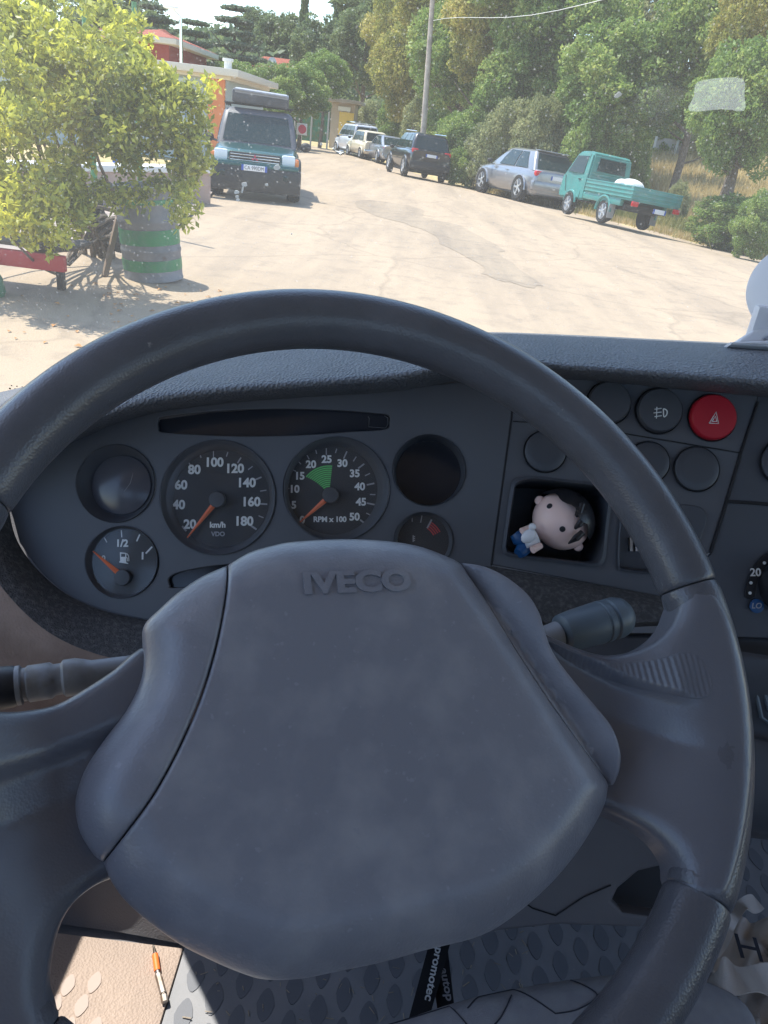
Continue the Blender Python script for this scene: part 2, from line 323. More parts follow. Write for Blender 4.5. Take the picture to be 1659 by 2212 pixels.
def outd(X):
    d=np.full(len(X),9.)
    for s in range(0,len(X),2000):
        x=X[s:s+2000]; t=np.clip(((x[:,None]-OUT)*OE).sum(2)/OL,0,1); q=OUT+t[...,None]*OE; d[s:s+2000]=np.sqrt(((x[:,None]-q)**2).sum(2)).min(1)
    return d
def dome(X,d):
    o=outd(X); q=np.clip(o/.028,0,1); return .016*(1-(1-q)**2.2)-.012*(((X-HC)**2).sum(1)/.12**2)*.35
gap=.00025
def shrink(ps,g):
    P=np.array(ps); ar=0.5*np.sum(P[:,0]*np.roll(P[:,1],-1)-np.roll(P[:,0],-1)*P[:,1]); T=np.roll(P,-1,0)-np.roll(P,1,0); nn=np.stack([-T[:,1],T[:,0]],1)/(np.linalg.norm(T,axis=1)[:,None]+1e-9)*(1 if ar>0 else -1); return P+nn*g
cen=U(catmull(whole,4)+catmull(seamR,4)[1:]+catmull(bottom,4)[1:]+catmull(seamL[::-1],4)[1:-1])
lef=U(catmull(leftp,4)+catmull(seamL,4)[1:-1]); rig=U(catmull(rightp,4)+catmull(seamR[::-1],4)[1:-1])
hubc=pillow('hub_cover',shrink(cen,gap),WF,HP,dome,.0022,.03,.0028,M['hub'],wheel)
pillow('hub_side_panel',shrink(lef,gap),WF,HP,dome,.0026,.03,.0028,M['hub'],wheel,label='hub side panel left of the seam')
pillow('hub_side_panel',shrink(rig,gap),WF,HP,dome,.0026,.03,.0028,M['hub'],wheel,label='hub side panel right of the seam')
# embossed maker's name
fr=Frame(WF.at(776,1256,HP+.0165),WF.n,WF.at(893,1254,HP+.0165)-WF.at(660,1262,HP+.0165))
tw=(WF.at(893,1254,HP+.0165)-WF.at(660,1262,HP+.0165)).length
V,Fc=textV('IVECO',.0155,fr,0,0,0,ext=.0016,off=.0007,sx=1.0)
us=[(v-fr.O).dot(fr.x) for v in V]; k=tw/(max(us)-min(us))
def surfz(p):   # height of hub surface under the letters
    u=(p-WF.O).dot(WF.x); v=(p-WF.O).dot(WF.y); return HP+float(dome(np.array([[u,v]]),None)[0]),u,v
V2=[]
for v in V:
    a=(v-fr.O).dot(fr.x); c=(v-fr.O).dot(fr.n); q=v+fr.x*a*(k-1); z,u,vv=surfz(q); V2.append(WF.w(u,vv,z+c*.62+.0003))
mk('embossed_lettering',V2,Fc,M['hub'],hubc,False)
# spokes
SP=-.006
def spokeh(crease,side,rise=.007):
    A=np.array(WF.uv(*crease[0],-.006)); Bq=np.array(WF.uv(*crease[1],-.006)); T=(Bq-A)/np.linalg.norm(Bq-A); Nn=np.array([-T[1],T[0]])*side; LL=np.linalg.norm(Bq-A)
    def f(X,d):
        rho=np.hypot(X[:,0],X[:,1]); q=np.clip((RR-rho)/.060,0,1); q=q*q*(3-2*q); top=np.where(rho>RR-.004,np.sqrt(np.clip(RT0**2-(rho-RR)**2,1e-6,1)),RT0-.0004)
        valley=-.020-.004*np.clip((.12-rho)/.06,0,1); z=top*(1-q)+valley*q
        s=((X-A)@Nn); t=(X-A)@T; st=np.clip((s+.003)/.008,0,1); st=st*st*(3-2*st); z+=rise*st*np.clip(q*2.2,0,1)*np.clip((LL*1.05-t)/.02,0,1)
        v=np.clip((.022-abs(s+.020))/.022,0,1); z-=.006*v*v*np.clip(q*2,0,1)*(1-np.clip(q*2-1,0,1)*.5)
        return z-SP+.0005
    return f
rs=[(1120,1330),(1166,1338),(1230,1372),(1300,1399),(1355,1406),(1400,1393),(1428,1360),(1440,1315),(1448,1288),(1500,1296),(1560,1400),(1592,1600),(1568,1800),(1520,1938),(1462,1938),(1441,1912),(1441,1872),(1428,1830),(1400,1792),(1362,1764),(1325,1748),(1250,1735),(1150,1600)]
SRF=spokeh([(1172,1365),(1485,1540)],1); pillow('spoke',U(catmull(rs,4,True),SP),WF,SP,SRF,.009,.014,.003,M['spoke'],wheel)
# ribbed inlay on the right spoke's upper face
rib_o=U(catmull([(1205,1378),(1260,1404),(1330,1424),(1400,1428),(1448,1420),(1478,1450),(1490,1500),(1470,1518),(1420,1500),(1340,1462),(1260,1425)],5,True),SP)
def ribh(X,d):
    return SRF(X,d)+.0004+.00035*np.sin((X[:,0]*math.cos(.12)+X[:,1]*math.sin(.12))*2*math.pi/.0026)*np.clip(d/.002,0,1)
pillow('ribbed_inlay',rib_o,WF,SP,ribh,.0006,.002,.0007,M['spoke'],wheel)
ls=[(320,1382),(240,1437),(190,1470),(120,1510),(60,1527),(0,1536),(-90,1536),(-150,1500),(-225,1500),(-245,1700),(-190,2000),(-60,2180),(40,2250),(120,2230),(118,2178),(104,2135),(104,2090),(110,2045),(125,1998),(150,1960),(188,1928),(236,1906),(330,1880),(420,1700),(400,1450)]
pillow('spoke',U(catmull(ls,4,True),SP),WF,SP,spokeh([(290,1560),(-120,1730)],-1),.009,.014,.003,M['spoke'],wheel)
ZB=AT(20,850,1.14).z   # height of the windscreen's lower edge
# ================================================================ DASHBOARD
BF=Frame(CC(-.1,0,-.62),(-.02*RT+.06*UP-FW),RT)
dash=thing('dashboard','dark grey truck dashboard with grained top pad, round gauges, round switches and a small cubby','dashboard',tuple(BF.O))
def B(ps,h=0): return [BF.uv(a,b,h) for a,b in ps]
def BW(ps,h): return [BF.at(a,b,h) for a,b in ps]
X=[-80,150,300,480,660,860,1060,1250,1450,1740,2300,2900]
def row(y,h): return BW(list(zip(X,y)),h)
loft('top_pad',[
 row([1075,960,900,872,858,845,812,820,840,868,940,1020],-.004),
 row([1060,948,893,868,853,839,800,815,833,862,930,1010],.03),
 row([1035,930,872,845,831,815,782,797,812,838,900,980],.052),
 row([985,900,845,822,808,792,766,777,790,814,872,945],.040),
 row([930,865,812,790,775,760,744,750,760,780,830,895],.0),
 row([872,818,778,752,735,724,720,727,737,753,795,850],-.07),
 row([870,818,780,754,738,728,725,731,741,757,798,853],-.16),
 row([900,860,820,800,790,780,775,780,788,805,845,900],-.30),[Vector((-.66+2.34*i/11,1.12,ZB-.03)) for i in range(12)]],M['dash_pad'],dash,n=6)
# fascia of the instrument cluster, real openings
zc=lambda x,y:(88.5+x*.48,796.3+y*.48)
zd=lambda x,y:(796.3+x*.52,707.8+y*.52)
def circ(cx,cy,rx,ry,n=56): return [(cx+rx*math.cos(2*math.pi*i/n),cy+ry*math.sin(2*math.pi*i/n)) for i in range(n)]
gA=(250.7,1044.5,86,81.5); gS=(471,1074,125,122); gF=(263.7,1213.9,79.5,75); gT=(727,1056,115,110); gB=(927,1015.5,78.5,76); gW=(915,1168,63,61)
slot=catmull([zc(*q) for q in [(528,232),(560,215),(800,190),(1050,180),(1300,185),(1500,200),(1563,210),(1568,240),(1550,272),(1400,283),(1150,299),(900,303),(700,296),(545,285),(527,265)]],4,True)
slot2=catmull([zc(*q) for q in [(577,940),(640,912),(800,885),(960,880),(970,930),(800,975),(600,987),(580,975)]],4,True)
fas=catmull([(20,1090),(60,1010),(140,945),(240,905),(360,880),(500,864),(700,848),(900,834),(1104,815)],4)+[(1104,900),(1060,1222),(1062,1290),(900,1420),(500,1420)]+catmull([(400,1350),(270,1330),(170,1297),(95,1242),(42,1172)],4)
plate('instrument_fascia',[B(fas)]+[B(circ(*g)) for g in(gA,gS,gF,gT,gB,gW)]+[B(slot),B(slot2)],BF,0,.004,M['fascia'],dash,bev=.0008)
def cen_r(g):
    c=BF.uv(g[0],g[1]); a=BF.uv(g[0]+g[2],g[1]); b=BF.uv(g[0],g[1]+g[3]); return c,(math.hypot(a[0]-c[0],a[1]-c[1])+math.hypot(b[0]-c[0],b[1]-c[1]))/2
def line(m,fr,c,a,r0,r1,wd,h):
    d=Vector((math.cos(a),math.sin(a))); n=Vector((-d.y,d.x)); q=[d*r0+n*wd/2,d*r0-n*wd/2,d*r1-n*wd/2,d*r1+n*wd/2]
    m.quad(*[fr.w(c[0]+p.x,c[1]+p.y,h) for p in q][::1])
def well(name,g,depth,label,taper=.86,face=True,dialmat='dial',sh=(0,0)):
    c,r=cen_r(g); m=MB(); O=BF.w(c[0],c[1],0)
    m.lathe(O,BF.n,[(r*1.012,-.001),(r*1.012,.0012),(r*1.0,.0018),(r*.985,.0008),(r*taper,-depth),(r*taper,-depth-.002),(r*1.02,-depth-.002),(r*1.02,-.003)],72,cap0=False,cap1=False)
    o2=BF.uv(g[0]+sh[0],g[1]+sh[1]); du,dv=o2[0]-c[0],o2[1]-c[1]
    for i in range(len(m.V)):
        q=min(1,max(0,-(m.V[i]-O).dot(BF.n)/depth)); m.V[i]=m.V[i]+(BF.x*du+BF.y*dv)*q
    p=m.out(name,M['fascia'],dash,label=label); O=O+BF.x*du+BF.y*dv
    if face:
        f=MB(); f.lathe(O,BF.n,[(r*taper+.001,-depth-.001),(r*taper+.001,-depth+.0003)],64); f.out('dial_face',M[dialmat],p)
        f=MB(); f.lathe(BF.w(c[0],c[1],0)+(O-BF.w(c[0],c[1],0))*.4,BF.n,[(r*.945,-.0048),(r*.945,-.004),(r*.5,-.0036),(r*.01,-.0034)],48,cap0=False); f.out('gauge_glass',M['lens'],p)
    return p,c,r
def gtext(p,items,c,mat,h,name='numerals'):
    m=MB()
    for s,u,v,sz,*r in items:
        V,Fc=textV(s,sz,BF,c[0]+u,c[1]+v,h,rot=r[0] if r else 0,ext=.0001,off=.0003*sz/.008); m.add(V,Fc)
    return m.out(name,M[mat],p,smooth=False)
def pxuv(c,px,py,h): u,v=BF.uv(px,py,h); return u-c[0],v-c[1]
k=BF.px(600,1100,0)
def needle(p,c,cp,tip,h,w0=.0022):
    a=Vector(pxuv(c,*cp,h)); t=Vector(pxuv(c,*tip,h)); d=(t-a).normalized(); n=Vector((-d.y,d.x)); b=a+d*.006
    m=MB(); pr=[b+n*w0,b-n*w0,t-n*.0004,t+n*.0004]
    V=[BF.w(c[0]+q.x,c[1]+q.y,h) for q in pr]+[BF.w(c[0]+q.x,c[1]+q.y,h-.0008) for q in pr]+[BF.w(c[0]+(b.x),c[1]+b.y,h+.0012),BF.w(c[0]+t.x,c[1]+t.y,h+.0003)]
    m.add(V,[(0,8,9,3),(1,2,9,8),(0,1,8),(3,9,2),(4,7,6,5),(0,3,7,4),(1,5,6,2),(0,4,5,1),(3,2,6,7)]); nd=m.out('needle',M['needle'],p,smooth=False)
    m=MB(); m.lathe(BF.w(c[0]+a.x,c[1]+a.y,h-.002),BF.n,[(.0082*cp_s,0),(.0082*cp_s,.0045),(.0076*cp_s,.0053),(.003,.0056)],40); m.out('needle_cap',M['cap'],p)
# --- speedometer
DS=.012; cp_s=.82
p,c,r=well('speedometer',gS,DS,'speedometer marked 20 to 180 km/h, needle at rest')
def zz(x,y): return pxuv(c,*zc(x,y),-DS+.001)
H=-DS+.0009
gtext(p,[(s,*zz(x,y),.0105) for s,x,y in [('20',670,702),('40',620,614),('60',630,525),('80',690,456),('100',779,423),('120',871,451),('140',924,515),('160',945,601),('180',913,688)]]+[('km/h',*zz(795,704),.0066)],c,'white',H)
gtext(p,[('VDO',*zz(797,745),.0052)],c,'dimwhite',H,'maker_mark')
def ticks(p,c,pairs,mat,wd=.0009,name='tick_marks'):
    m=MB()
    for (x0,y0),(x1,y1),*ww in pairs:
        a=Vector(zz(x0,y0)); b=Vector(zz(x1,y1)); d=(b-a).normalized(); n=Vector((-d.y,d.x))*(ww[0] if ww else wd)/2
        m.quad(*[BF.w(c[0]+q.x,c[1]+q.y,H-.0002) for q in(a+n,a-n,b-n,b+n)])
    return m.out(name,M[mat],p,smooth=False)
ticks(p,c,[((958,502),(992,488),.0013),((986,551),(1014,547)),((980,608),(1018,610),.0013),((979,662),(1001,671)),((944,706),(970,724),.0016),((932,455),(952,439)),((884,425),(900,400),.0012),((834,396),(841,375)),((776,398),(776,370)),((720,401),(714,382)),((671,433),(659,414)),((625,463),(610,455)),((604,518),(580,511)),((580,570),(568,568)),((592,627),(573,627)),((601,685),(590,688))],'dimwhite')
ticks(p,c,[((624,737),(648,717),.0055)],'dimwhite',name='rest_mark')
needle(p,c,zc(795,590),zc(655,764),H+.004)
# --- rev counter
p,c,r=well('rev_counter',gT,DS,'rev counter marked 0 to 50 RPM x 100 with a green economy fan',taper=.87,sh=(-11,0))
def zz(x,y): return pxuv(c,*zc(x,y),-DS+.001)
gtext(p,[(s,*zz(x,y),.0086) for s,x,y in [('0',1176,682),('5',1138,615),('10',1140,543),('15',1164,484),('20',1215,432),('25',1286,409),('30',1356,427),('35',1412,473),('40',1435,532),('45',1441,601),('50',1411,668)]]+[('RPM x 100',*zz(1300,679),.0062)],c,'white',H)
ticks(p,c,[((1436,680),(1464,702),.0014),((1464,650),(1488,661)),((1467,605),(1502,612),.0013),((1480,566),(1505,567)),((1466,523),(1500,516),.0013),((1458,482),(1481,471)),((1427,449),(1455,428),.0013),((1405,417),(1419,396)),((1362,405),(1377,372),.0012),((1325,380),(1331,360)),((1284,388),(1284,358)),((1241,383),(1236,366)),((1207,408),(1197,389)),((1170,430),(1159,418)),((1148,462),(1133,455)),((1117,539),(1105,538)),((1122,625),(1112,625))],'dimwhite')
m=MB(); cc=Vector(zz(1296,570)); k48=BF.px(700,1050,-DS)*.48
for i in range(12):
    rr=(27+i*8.6)*k48*1.06; a0,a1=R_(84-i*.0),R_(128+i*1.2); 
    for j in range(16):
        t0=a0+(a1-a0)*j/16; t1=a0+(a1-a0)*(j+1)/16; w_=.0011
        m.quad(*[BF.w(c[0]+cc.x+q*math.cos(t),c[1]+cc.y+q*math.sin(t),H-.0003) for q,t in((rr,t0),(rr,t1),(rr+w_,t1),(rr+w_,t0))][::-1])
m.out('economy_band',M['green'],p,smooth=False)
needle(p,c,zc(1304,570),zc(1158,697),H+.004)
# --- fuel gauge
DS2=.008; cp_s=.80
p,c,r=well('fuel_gauge',gF,DS2,'fuel gauge with the needle near 0',taper=.92); H=-DS2+.0009
def zz(x,y): return pxuv(c,*zc(x,y),-DS2+.001)
gtext(p,[('1/2',*zz(364,787),.0082),('1',*zz(457,844),.0082),('0',*zz(281,855),.0066)],c,'white',H)
ticks(p,c,[((471,832),(500,801),.0014),((430,777),(444,746),.0012),((363,759),(361,727)),((296,782),(284,760)),((243,832),(232,822))],'white')
def rect(x0,y0,x1,y1): return [zz(x0,y0),zz(x1,y0),zz(x1,y1),zz(x0,y1)]
pl=lambda ps:[(c[0]+a,c[1]+b) for a,b in ps]
plate('fuel_symbol',[pl([zz(355,826),zz(384,830),zz(383,872),zz(392,875),zz(392,879),zz(352,872),zz(352,868),zz(356,867)]),pl(rect(360,833,379,847))],BF,H,.0002,M['white'],p)
m=MB(); m.tube([BF.w(c[0]+zz(x,y)[0],c[1]+zz(x,y)[1],H) for x,y in [(384,850),(389,852),(389,866),(396,866),(394,842),(386,832)]],.0004,6); m.out('fuel_hose_symbol',M['white'],p)
needle(p,c,zc(371,940),zc(234,822),H+.004)
# --- temperature gauge
p,c,r=well('temperature_gauge',gW,DS2,'temperature gauge half hidden behind the hub',taper=.9)
def zz(x,y): return pxuv(c,*zd(x,y),-DS2+.001)
ticks(p,c,[((243,833),(262,797),.0014),((216,810),(222,778)),((181,806),(181,784)),((147,816),(142,803)),((185,862),(185,890)),((185,868),(193,868)),((185,876),(193,876)),((185,884),(193,884))],'dimwhite')
m=MB(); cc=Vector(zz(200,900))
for i in range(4):
    rr=(74+i*9)*BF.px(900,1160,-DS2)*.52*1.05
    for j in range(8):
        t0,t1=R_(28+j*3.6),R_(28+(j+1)*3.6); m.quad(*[BF.w(c[0]+cc.x+q*math.cos(t),c[1]+cc.y+q*math.sin(t),H-.0003) for q,t in((rr,t0),(rr,t1),(rr+.0011,t1),(rr+.0011,t0))][::-1])
m.out('red_band',M['redprint'],p,smooth=False)
# --- blanks
c_,r_=cen_r(gA); m=MB(); O=BF.w(c_[0],c_[1],0)
m.lathe(O,BF.n,[(r_*1.012,-.001),(r_*1.012,.0012),(r_,.0018),(r_*.985,.0005),(r_*.86,-.012),(r_*.8,-.0135),(r_*.78,-.0132)],72,cap0=False,cap1=False); p=m.out('gauge_blank',M['fascia'],dash,label='blank round well left of the speedometer')
m=MB(); m.lathe(O,BF.n,[(r_*.79,-.0136),(r_*.77,-.0118),(r_*.5,-.0085),(r_*.02,-.007)],60,cap0=False); m.out('blank_cover',mat('satin_cover',(.10,.10,.118),.22),p)
m=MB(); m.tube([BF.w(c_[0]+.004,c_[1]-.006,-.0076),BF.w(c_[0]+.009,c_[1]+.001,-.0078),BF.w(c_[0]+.011,c_[1]+.010,-.0086)],.00025,5); m.out('scratch',M['dimwhite'],p)
c_,r_=cen_r(gB); m=MB(); O=BF.w(c_[0],c_[1],0)
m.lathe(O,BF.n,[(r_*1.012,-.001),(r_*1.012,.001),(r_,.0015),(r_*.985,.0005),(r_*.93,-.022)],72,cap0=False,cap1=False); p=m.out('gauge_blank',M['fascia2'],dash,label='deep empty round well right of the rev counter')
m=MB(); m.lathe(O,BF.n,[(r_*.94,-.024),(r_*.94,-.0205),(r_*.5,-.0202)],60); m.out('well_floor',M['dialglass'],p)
plate('warning_light_strip',[B(catmull([zc(*q) for q in [(515,225),(1050,172),(1580,200),(1580,285),(1000,315),(515,295)]],2,True))],BF,-.006,.002,M['dialglass'],dash)
plate('lower_light_strip',[B([zc(*q) for q in [(560,860),(1000,860),(1000,1000),(560,1005)]])],BF,-.006,.002,M['dialglass'],dash)
m=MB(); m.tube(BW([zc(*q) for q in[(1472,215),(1478,225),(1474,262),(1550,268),(1562,250),(1562,222),(1545,212)]],-.0045),.0004,6); m.out('strip_tab',M['fascia'],dash)
# --- lower shroud (dusty ledge + bolster)
loft('cluster_shroud',[
 BW([(8,1000),(18,1090),(38,1170),(93,1243),(170,1298),(270,1331),(420,1350),(700,1360),(1060,1360)],-.002),
 BW([(-10,1000),(0,1095),(25,1180),(85,1258),(165,1316),(270,1350),(420,1368),(700,1375),(1060,1375)],.012),
 BW([(-45,1000),(-30,1110),(0,1200),(62,1285),(140,1350),(240,1392),(400,1415),(700,1415),(1060,1400)],.03),
 BW([(-80,1000),(-70,1110),(-35,1210),(35,1305),(120,1375),(235,1420),(400,1445),(700,1445),(1060,1420)],.04)],M['felt'],dash,n=6)
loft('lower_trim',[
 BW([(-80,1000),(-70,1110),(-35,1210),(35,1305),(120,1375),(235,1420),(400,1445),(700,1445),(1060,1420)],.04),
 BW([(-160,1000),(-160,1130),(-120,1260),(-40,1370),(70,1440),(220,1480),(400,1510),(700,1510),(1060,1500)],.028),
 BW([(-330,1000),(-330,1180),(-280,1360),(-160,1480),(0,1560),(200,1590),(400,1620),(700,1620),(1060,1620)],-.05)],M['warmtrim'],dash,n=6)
# --- switch panel right of the cluster
pan=[(1107,893),(1107,815),(1330,818),(1640,842),(1636,868),(1598,985),(1569,1083),(1534,1193),(1430,1289),(1062,1220)]
def rr(pts,n=3): return catmull(pts,n,True)
cub=rr([zd(*q) for q in[(612,655),(640,638),(700,633),(830,648),(950,662),(985,680),(988,720),(975,830),(965,930),(950,968),(910,975),(760,958),(600,935),(575,915),(577,880),(592,770),(604,690)]],4)
soc=rr([(1342,1128),(1352,1110),(1400,1108),(1440,1120),(1440,1230),(1410,1234),(1350,1228),(1338,1215)],3)
plate('switch_panel',[B(pan),B(cub),B(soc)],BF,-.001,.004,M['fascia'],dash,bev=.0012)
m=MB(); m.tube(BW([(1108,910),(1180,914),(1300,928),(1480,958),(1600,978)],.0015-.001),.0005,5); m.tube(BW([(1637,868),(1598,985),(1569,1083),(1534,1195)],-.0005),.0011,6)
m.tube(BW([(1106,880),(1104,905),(1060,1222)],-.0012),.0011,6); m.tube(BW([(1569,1083),(1620,1086),(1720,1094)],-.0002),.0013,6); m.out('panel_seam',M['seamdark'],dash)
# cubby: rim bevel, sides, floor
def tray(name,outline,depth,mt,inset,label=None,raise_=0):
    o=[BF.w(*BF.uv(a,b,0),.0) for a,b in outline]; cxy=np.mean([BF.uv(a,b,0) for a,b in outline],0)
    V=[];Fc=[];n=len(outline); uv=[BF.uv(a,b,0) for a,b in outline]
    rows=[(1.10,.0012+raise_),(1.03,.0022+raise_),(1.0,.0005),(.985,-.004),(1-inset,-depth)]
    for s,h in rows:
        for u,v in uv: V.append(BF.w(cxy[0]+(u-cxy[0])*s,cxy[1]+(v-cxy[1])*s,h))
    for j in range(len(rows)-1):
        for i in range(n): Fc.append((j*n+i,(j+1)*n+i,(j+1)*n+(i+1)%n,j*n+(i+1)%n))
    Fc.append(tuple((len(rows)-1)*n+i for i in range(n)))
    return mk(name,V,Fc,mt,dash,True,50,label=label)
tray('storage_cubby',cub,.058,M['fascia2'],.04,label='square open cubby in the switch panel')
so_=tray('lighter_socket',soc,.010,M['fascia2'],.05)
m=MB(); 
for x in(1352,1364,1376): m.box(BF.at(x+10,1176,-.008),(.0022,.011,.004),Matrix((BF.x,BF.y,BF.n)).transposed())
m.out('socket_contacts',M['steel'],so_)
# buttons
btn=[(1314,871,46,45,'button','black',None),(1422,888,49.5,46.5,'button','fog','round fog lamp switch with white symbol'),(1537,902.5,51,48,'redbutton','haz','round red hazard switch with white triangle'),(1177,975.6,45,43,'button',None,None),(1400,999,44,44,'button',None,None),(1503.5,1013.6,48,46.5,'button',None,None),(1690,1000,42,52,'button',None,None)]
lb={1314:'plain black switch half hidden by the rim, first in the top row',1177:'plain round blank behind the rim above the cubby',1400:'plain round blank peeking out right of the rim',1503.5:'fully visible plain round blank under the hazard switch',1690:'round knob cut by the right edge of the view'}
for cx,cy,rx,ry,mt,sym,lab in btn:
    g=(cx,cy,rx,ry); c,r=cen_r(g); O=BF.w(c[0],c[1],0); m=MB()
    hh=.006 if mt=='redbutton' or sym else .003
    m.lathe(O,BF.n,[(r*1.0,-.002),(r*1.0,hh*.5),(r*.985,hh*.8),(r*.93,hh),(r*.6,hh*1.08),(r*.05,hh*1.1)],56); b=m.out('switch_button',M[mt],dash,label=lab or lb.get(cx))
    m=MB(); m.lathe(O,BF.n,[(r*1.07,.0006),(r*1.06,.0014),(r*1.02,.001),(r*1.01,-.001)],56,cap0=False,cap1=False); m.out('switch_collar',M['black'],b)
    if sym=='haz':
        m=MB(); h=.0068
        for tri in ([(1532,914),(1552,915),(1547,890)],[(1538,910),(1548,910.5),(1545.5,899)]):
            W_=[BF.at(a,bb,h) for a,bb in tri]; m.tube(W_+[W_[0],W_[0]+(W_[1]-W_[0])*.02],.0004,6,False)
        m.out('hazard_triangle_symbol',M['white'],b)
    if sym=='fog':
        m=MB(); h=.0068
        for L_ in ([(1414,884),(1429,882)],[(1412,892),(1429,890)],[(1414,900),(1429,898)],[(1419,879),(1418,904)]): m.tube([BF.at(a,bb,h) for a,bb in L_],.0004,6)
        W_=[BF.at(a,bb,h) for a,bb in catmull([(1433,883),(1434,900),(1440,896),(1441,888),(1437,884),(1433,883)],4)]; m.tube(W_,.0005,6,False)
        m.out('fog_lamp_symbol',M['white'],b)
# raised square blank right of the rim
plate('square_blank',[B(rr([(1440,1100),(1500,1092),(1525,1110),(1518,1150),(1490,1200),(1440,1190)],3))],BF,.001,.002,M['fascia2'],dash,bev=.0008)
# ---- shelf under the panel
loft('knee_shelf',[BW([(1050,1221),(1150,1238),(1300,1264),(1425,1287),(1560,1312)],-.002),BW([(1060,1248),(1150,1266),(1300,1290),(1430,1308),(1560,1330)],.018),
  BW([(1080,1290),(1160,1325),(1250,1345),(1430,1335),(1560,1340)],.026),BW([(1080,1310),(1160,1345),(1250,1357),(1430,1345),(1560,1352)],.02),BW([(1080,1320),(1160,1352),(1250,1362),(1430,1352),(1560,1360)],-.05)],M['felt'],dash,n=6)
# ---- centre console
plate('centre_console',[B([(1641,842),(2300,940),(2300,1400),(1440,1372),(1432,1296),(1538,1196),(1573,1085),(1602,985)])],BF,-.0015,.004,M['fascia2'],dash,bev=.001)
c=BF.uv(1700,1270); m=MB()
q=[BF.at(*e,.0012) for e in catmull([(1662,1200),(1645,1215),(1632,1237),(1622,1262),(1619,1287)],5)]
m.tube(q,.0058,8); 
# flattened arc plate carrying temperature marks
arc_o=catmull([(1664,1190),(1640,1208),(1622,1235),(1612,1262),(1609,1288),(1618,1294),(1630,1288)],4)+catmull([(1632,1265),(1640,1243),(1655,1222),(1668,1212)],4)
sc=plate('heater_scale',[B(arc_o)],BF,.0012,.0012,M['seamdark'],dash,bev=.0003)
V,Fc=textV('20',.0088,BF,*BF.uv(1632,1237,.0014),.0014,rot=.0,ext=.0001,off=.0002); m=MB(); m.add(V,Fc)
for x,y in((1651,1216),(1622,1259),(1620,1281)): m.lathe(BF.at(x,y,.0013),BF.n,[(.0013,0),(.0013,.0003)],12)
m.out('scale_marks',M['white'],sc,smooth=False)
m=MB(); m.lathe(BF.at(1634,1309,.0006),BF.n,[(.0056,0),(.0056,.001),(.005,.0013)],32); bl=m.out('low_setting_mark',M['blue'],dash)
V,Fc=textV('LO',.0062,BF,*BF.uv(1634,1309,.0022),.0022,ext=.0001,off=.0001,shear=.2); MB().add(V,Fc).out('low_setting_lettering',M['dimwhite'],bl,smooth=False)
m=MB(); m.lathe(BF.at(1705,1265,0),BF.n,[(.024,0),(.024,.012),(.022,.015),(.005,.016)],48); m.out('heater_knob',M['black'],dash)
# ---- knee area below
m=MB()
plate('lower_panel',[B([(300,1385),(1060,1370),(1440,1372),(2300,1400),(2300,1700),(1560,1640),(1500,1700),(1443,1778),(1433,1883),(1400,1900),(1345,1925),(1325,1948),(1340,1975),(1440,1985),(1560,2010),(1700,2000),(1150,2012),(860,2160),(700,2160),(600,2000),(300,1960)][:8]+[(1443,1778),(1433,1870),(1380,1883),(1335,1920),(1322,1948),(1345,1972),(1440,1985),(1440,2006),(1205,1998),(1075,2012),(900,2060),(600,2080),(420,1900),(330,1700)],-.035)],BF,-.035,.02,M['knee'],dash,bev=.003)
plate('panel_pocket',[B([(1300,1740),(1480,1740),(1480,1990),(1300,1990)],-.075)],BF,-.075,.01,M['black'],dash)
m=MB(); m.tube(BW([(1100,1925),(1150,1962),(1200,1978)],-.034),.0006,6)
m.tube(BW([(1200,1978),(1260,1938),(1320,1912)],-.034),.0006,6); m.tube(BW([(1050,1720),(1100,1790),(1165,1850)],-.034),.0008,6); m.out('panel_gap',M['seamdark'],dash)
# dark recess right of the wheel: tray with silver-edged ashtray frame
m=MB(); m.tube(BW([(1628,1448),(1640,1452),(1662,1462),(1740,1470)],.004),.0016,6); m.tube(BW([(1628,1448),(1634,1500),(1645,1550),(1662,1562),(1740,1568)],.004),.0016,6); m.tube(BW([(1640,1465),(1660,1480),(1652,1500),(1660,1530),(1700,1540)],.004),.002,6)
m.out('gear_lever_surround',M['stalk'],dash)
loft('console_lower_step',[BW([(1560,1400),(1700,1420),(2000,1440)],.01),BW([(1560,1440),(1700,1445),(2000,1460)],.012),BW([(1560,1560),(1700,1600),(2000,1620)],-.002),BW([(1560,1590),(1700,1620),(2000,1640)],.02),BW([(1560,1780),(1700,1800),(2000,1820)],.012),BW([(1560,1800),(1700,1815),(2000,1840)],-.08)],M['fascia2'],dash,n=4)
# ================================================================ COLUMN AND STALKS
col=thing('steering_column','dark shroud of the steering column behind the hub with a control stalk either side','steering column',tuple(WF.w(0,0,-.05)))
m=MB(); m.lathe(WF.w(0.0,0.0,-.03),-WF.n,[(.055,0),(.062,.01),(.066,.06),(.06,.16),(.05,.26)],40); m.out('column_shroud',M['knee'],col)
def stalk(a,b,ha,hb): return WF.at(*a,ha),WF.at(*b,hb)
a,b=WF.at(1110,1400,-.075),WF.at(1350,1330,-.075); d=(b-a); L_=d.length; dn=d.normalized(); rK=WF.px(1300,1340,-.075)*.87
st=MB(); st.lathe(a,dn,[(36*rK*.7,0),(26*rK,.02),(30*rK,L_*.38)],28); st.out('stalk_arm',M['stalkgrey'],col)
st=MB(); P0=WF.at(1208,1370,-.075)
s0=(P0-a).length
st.lathe(P0,dn,[(30*rK,0),(40*rK,8*rK),(43*rK,30*rK),(46*rK,95*rK),(46*rK,100*rK),(44*rK,102*rK),(44*rK,106*rK),(46.5*rK,108*rK),(46*rK,120*rK),(42*rK,124*rK),(42*rK,128*rK),(46*rK,131*rK),(46*rK,150*rK),(40*rK,168*rK),(28*rK,180*rK),(12*rK,186*rK)],40)
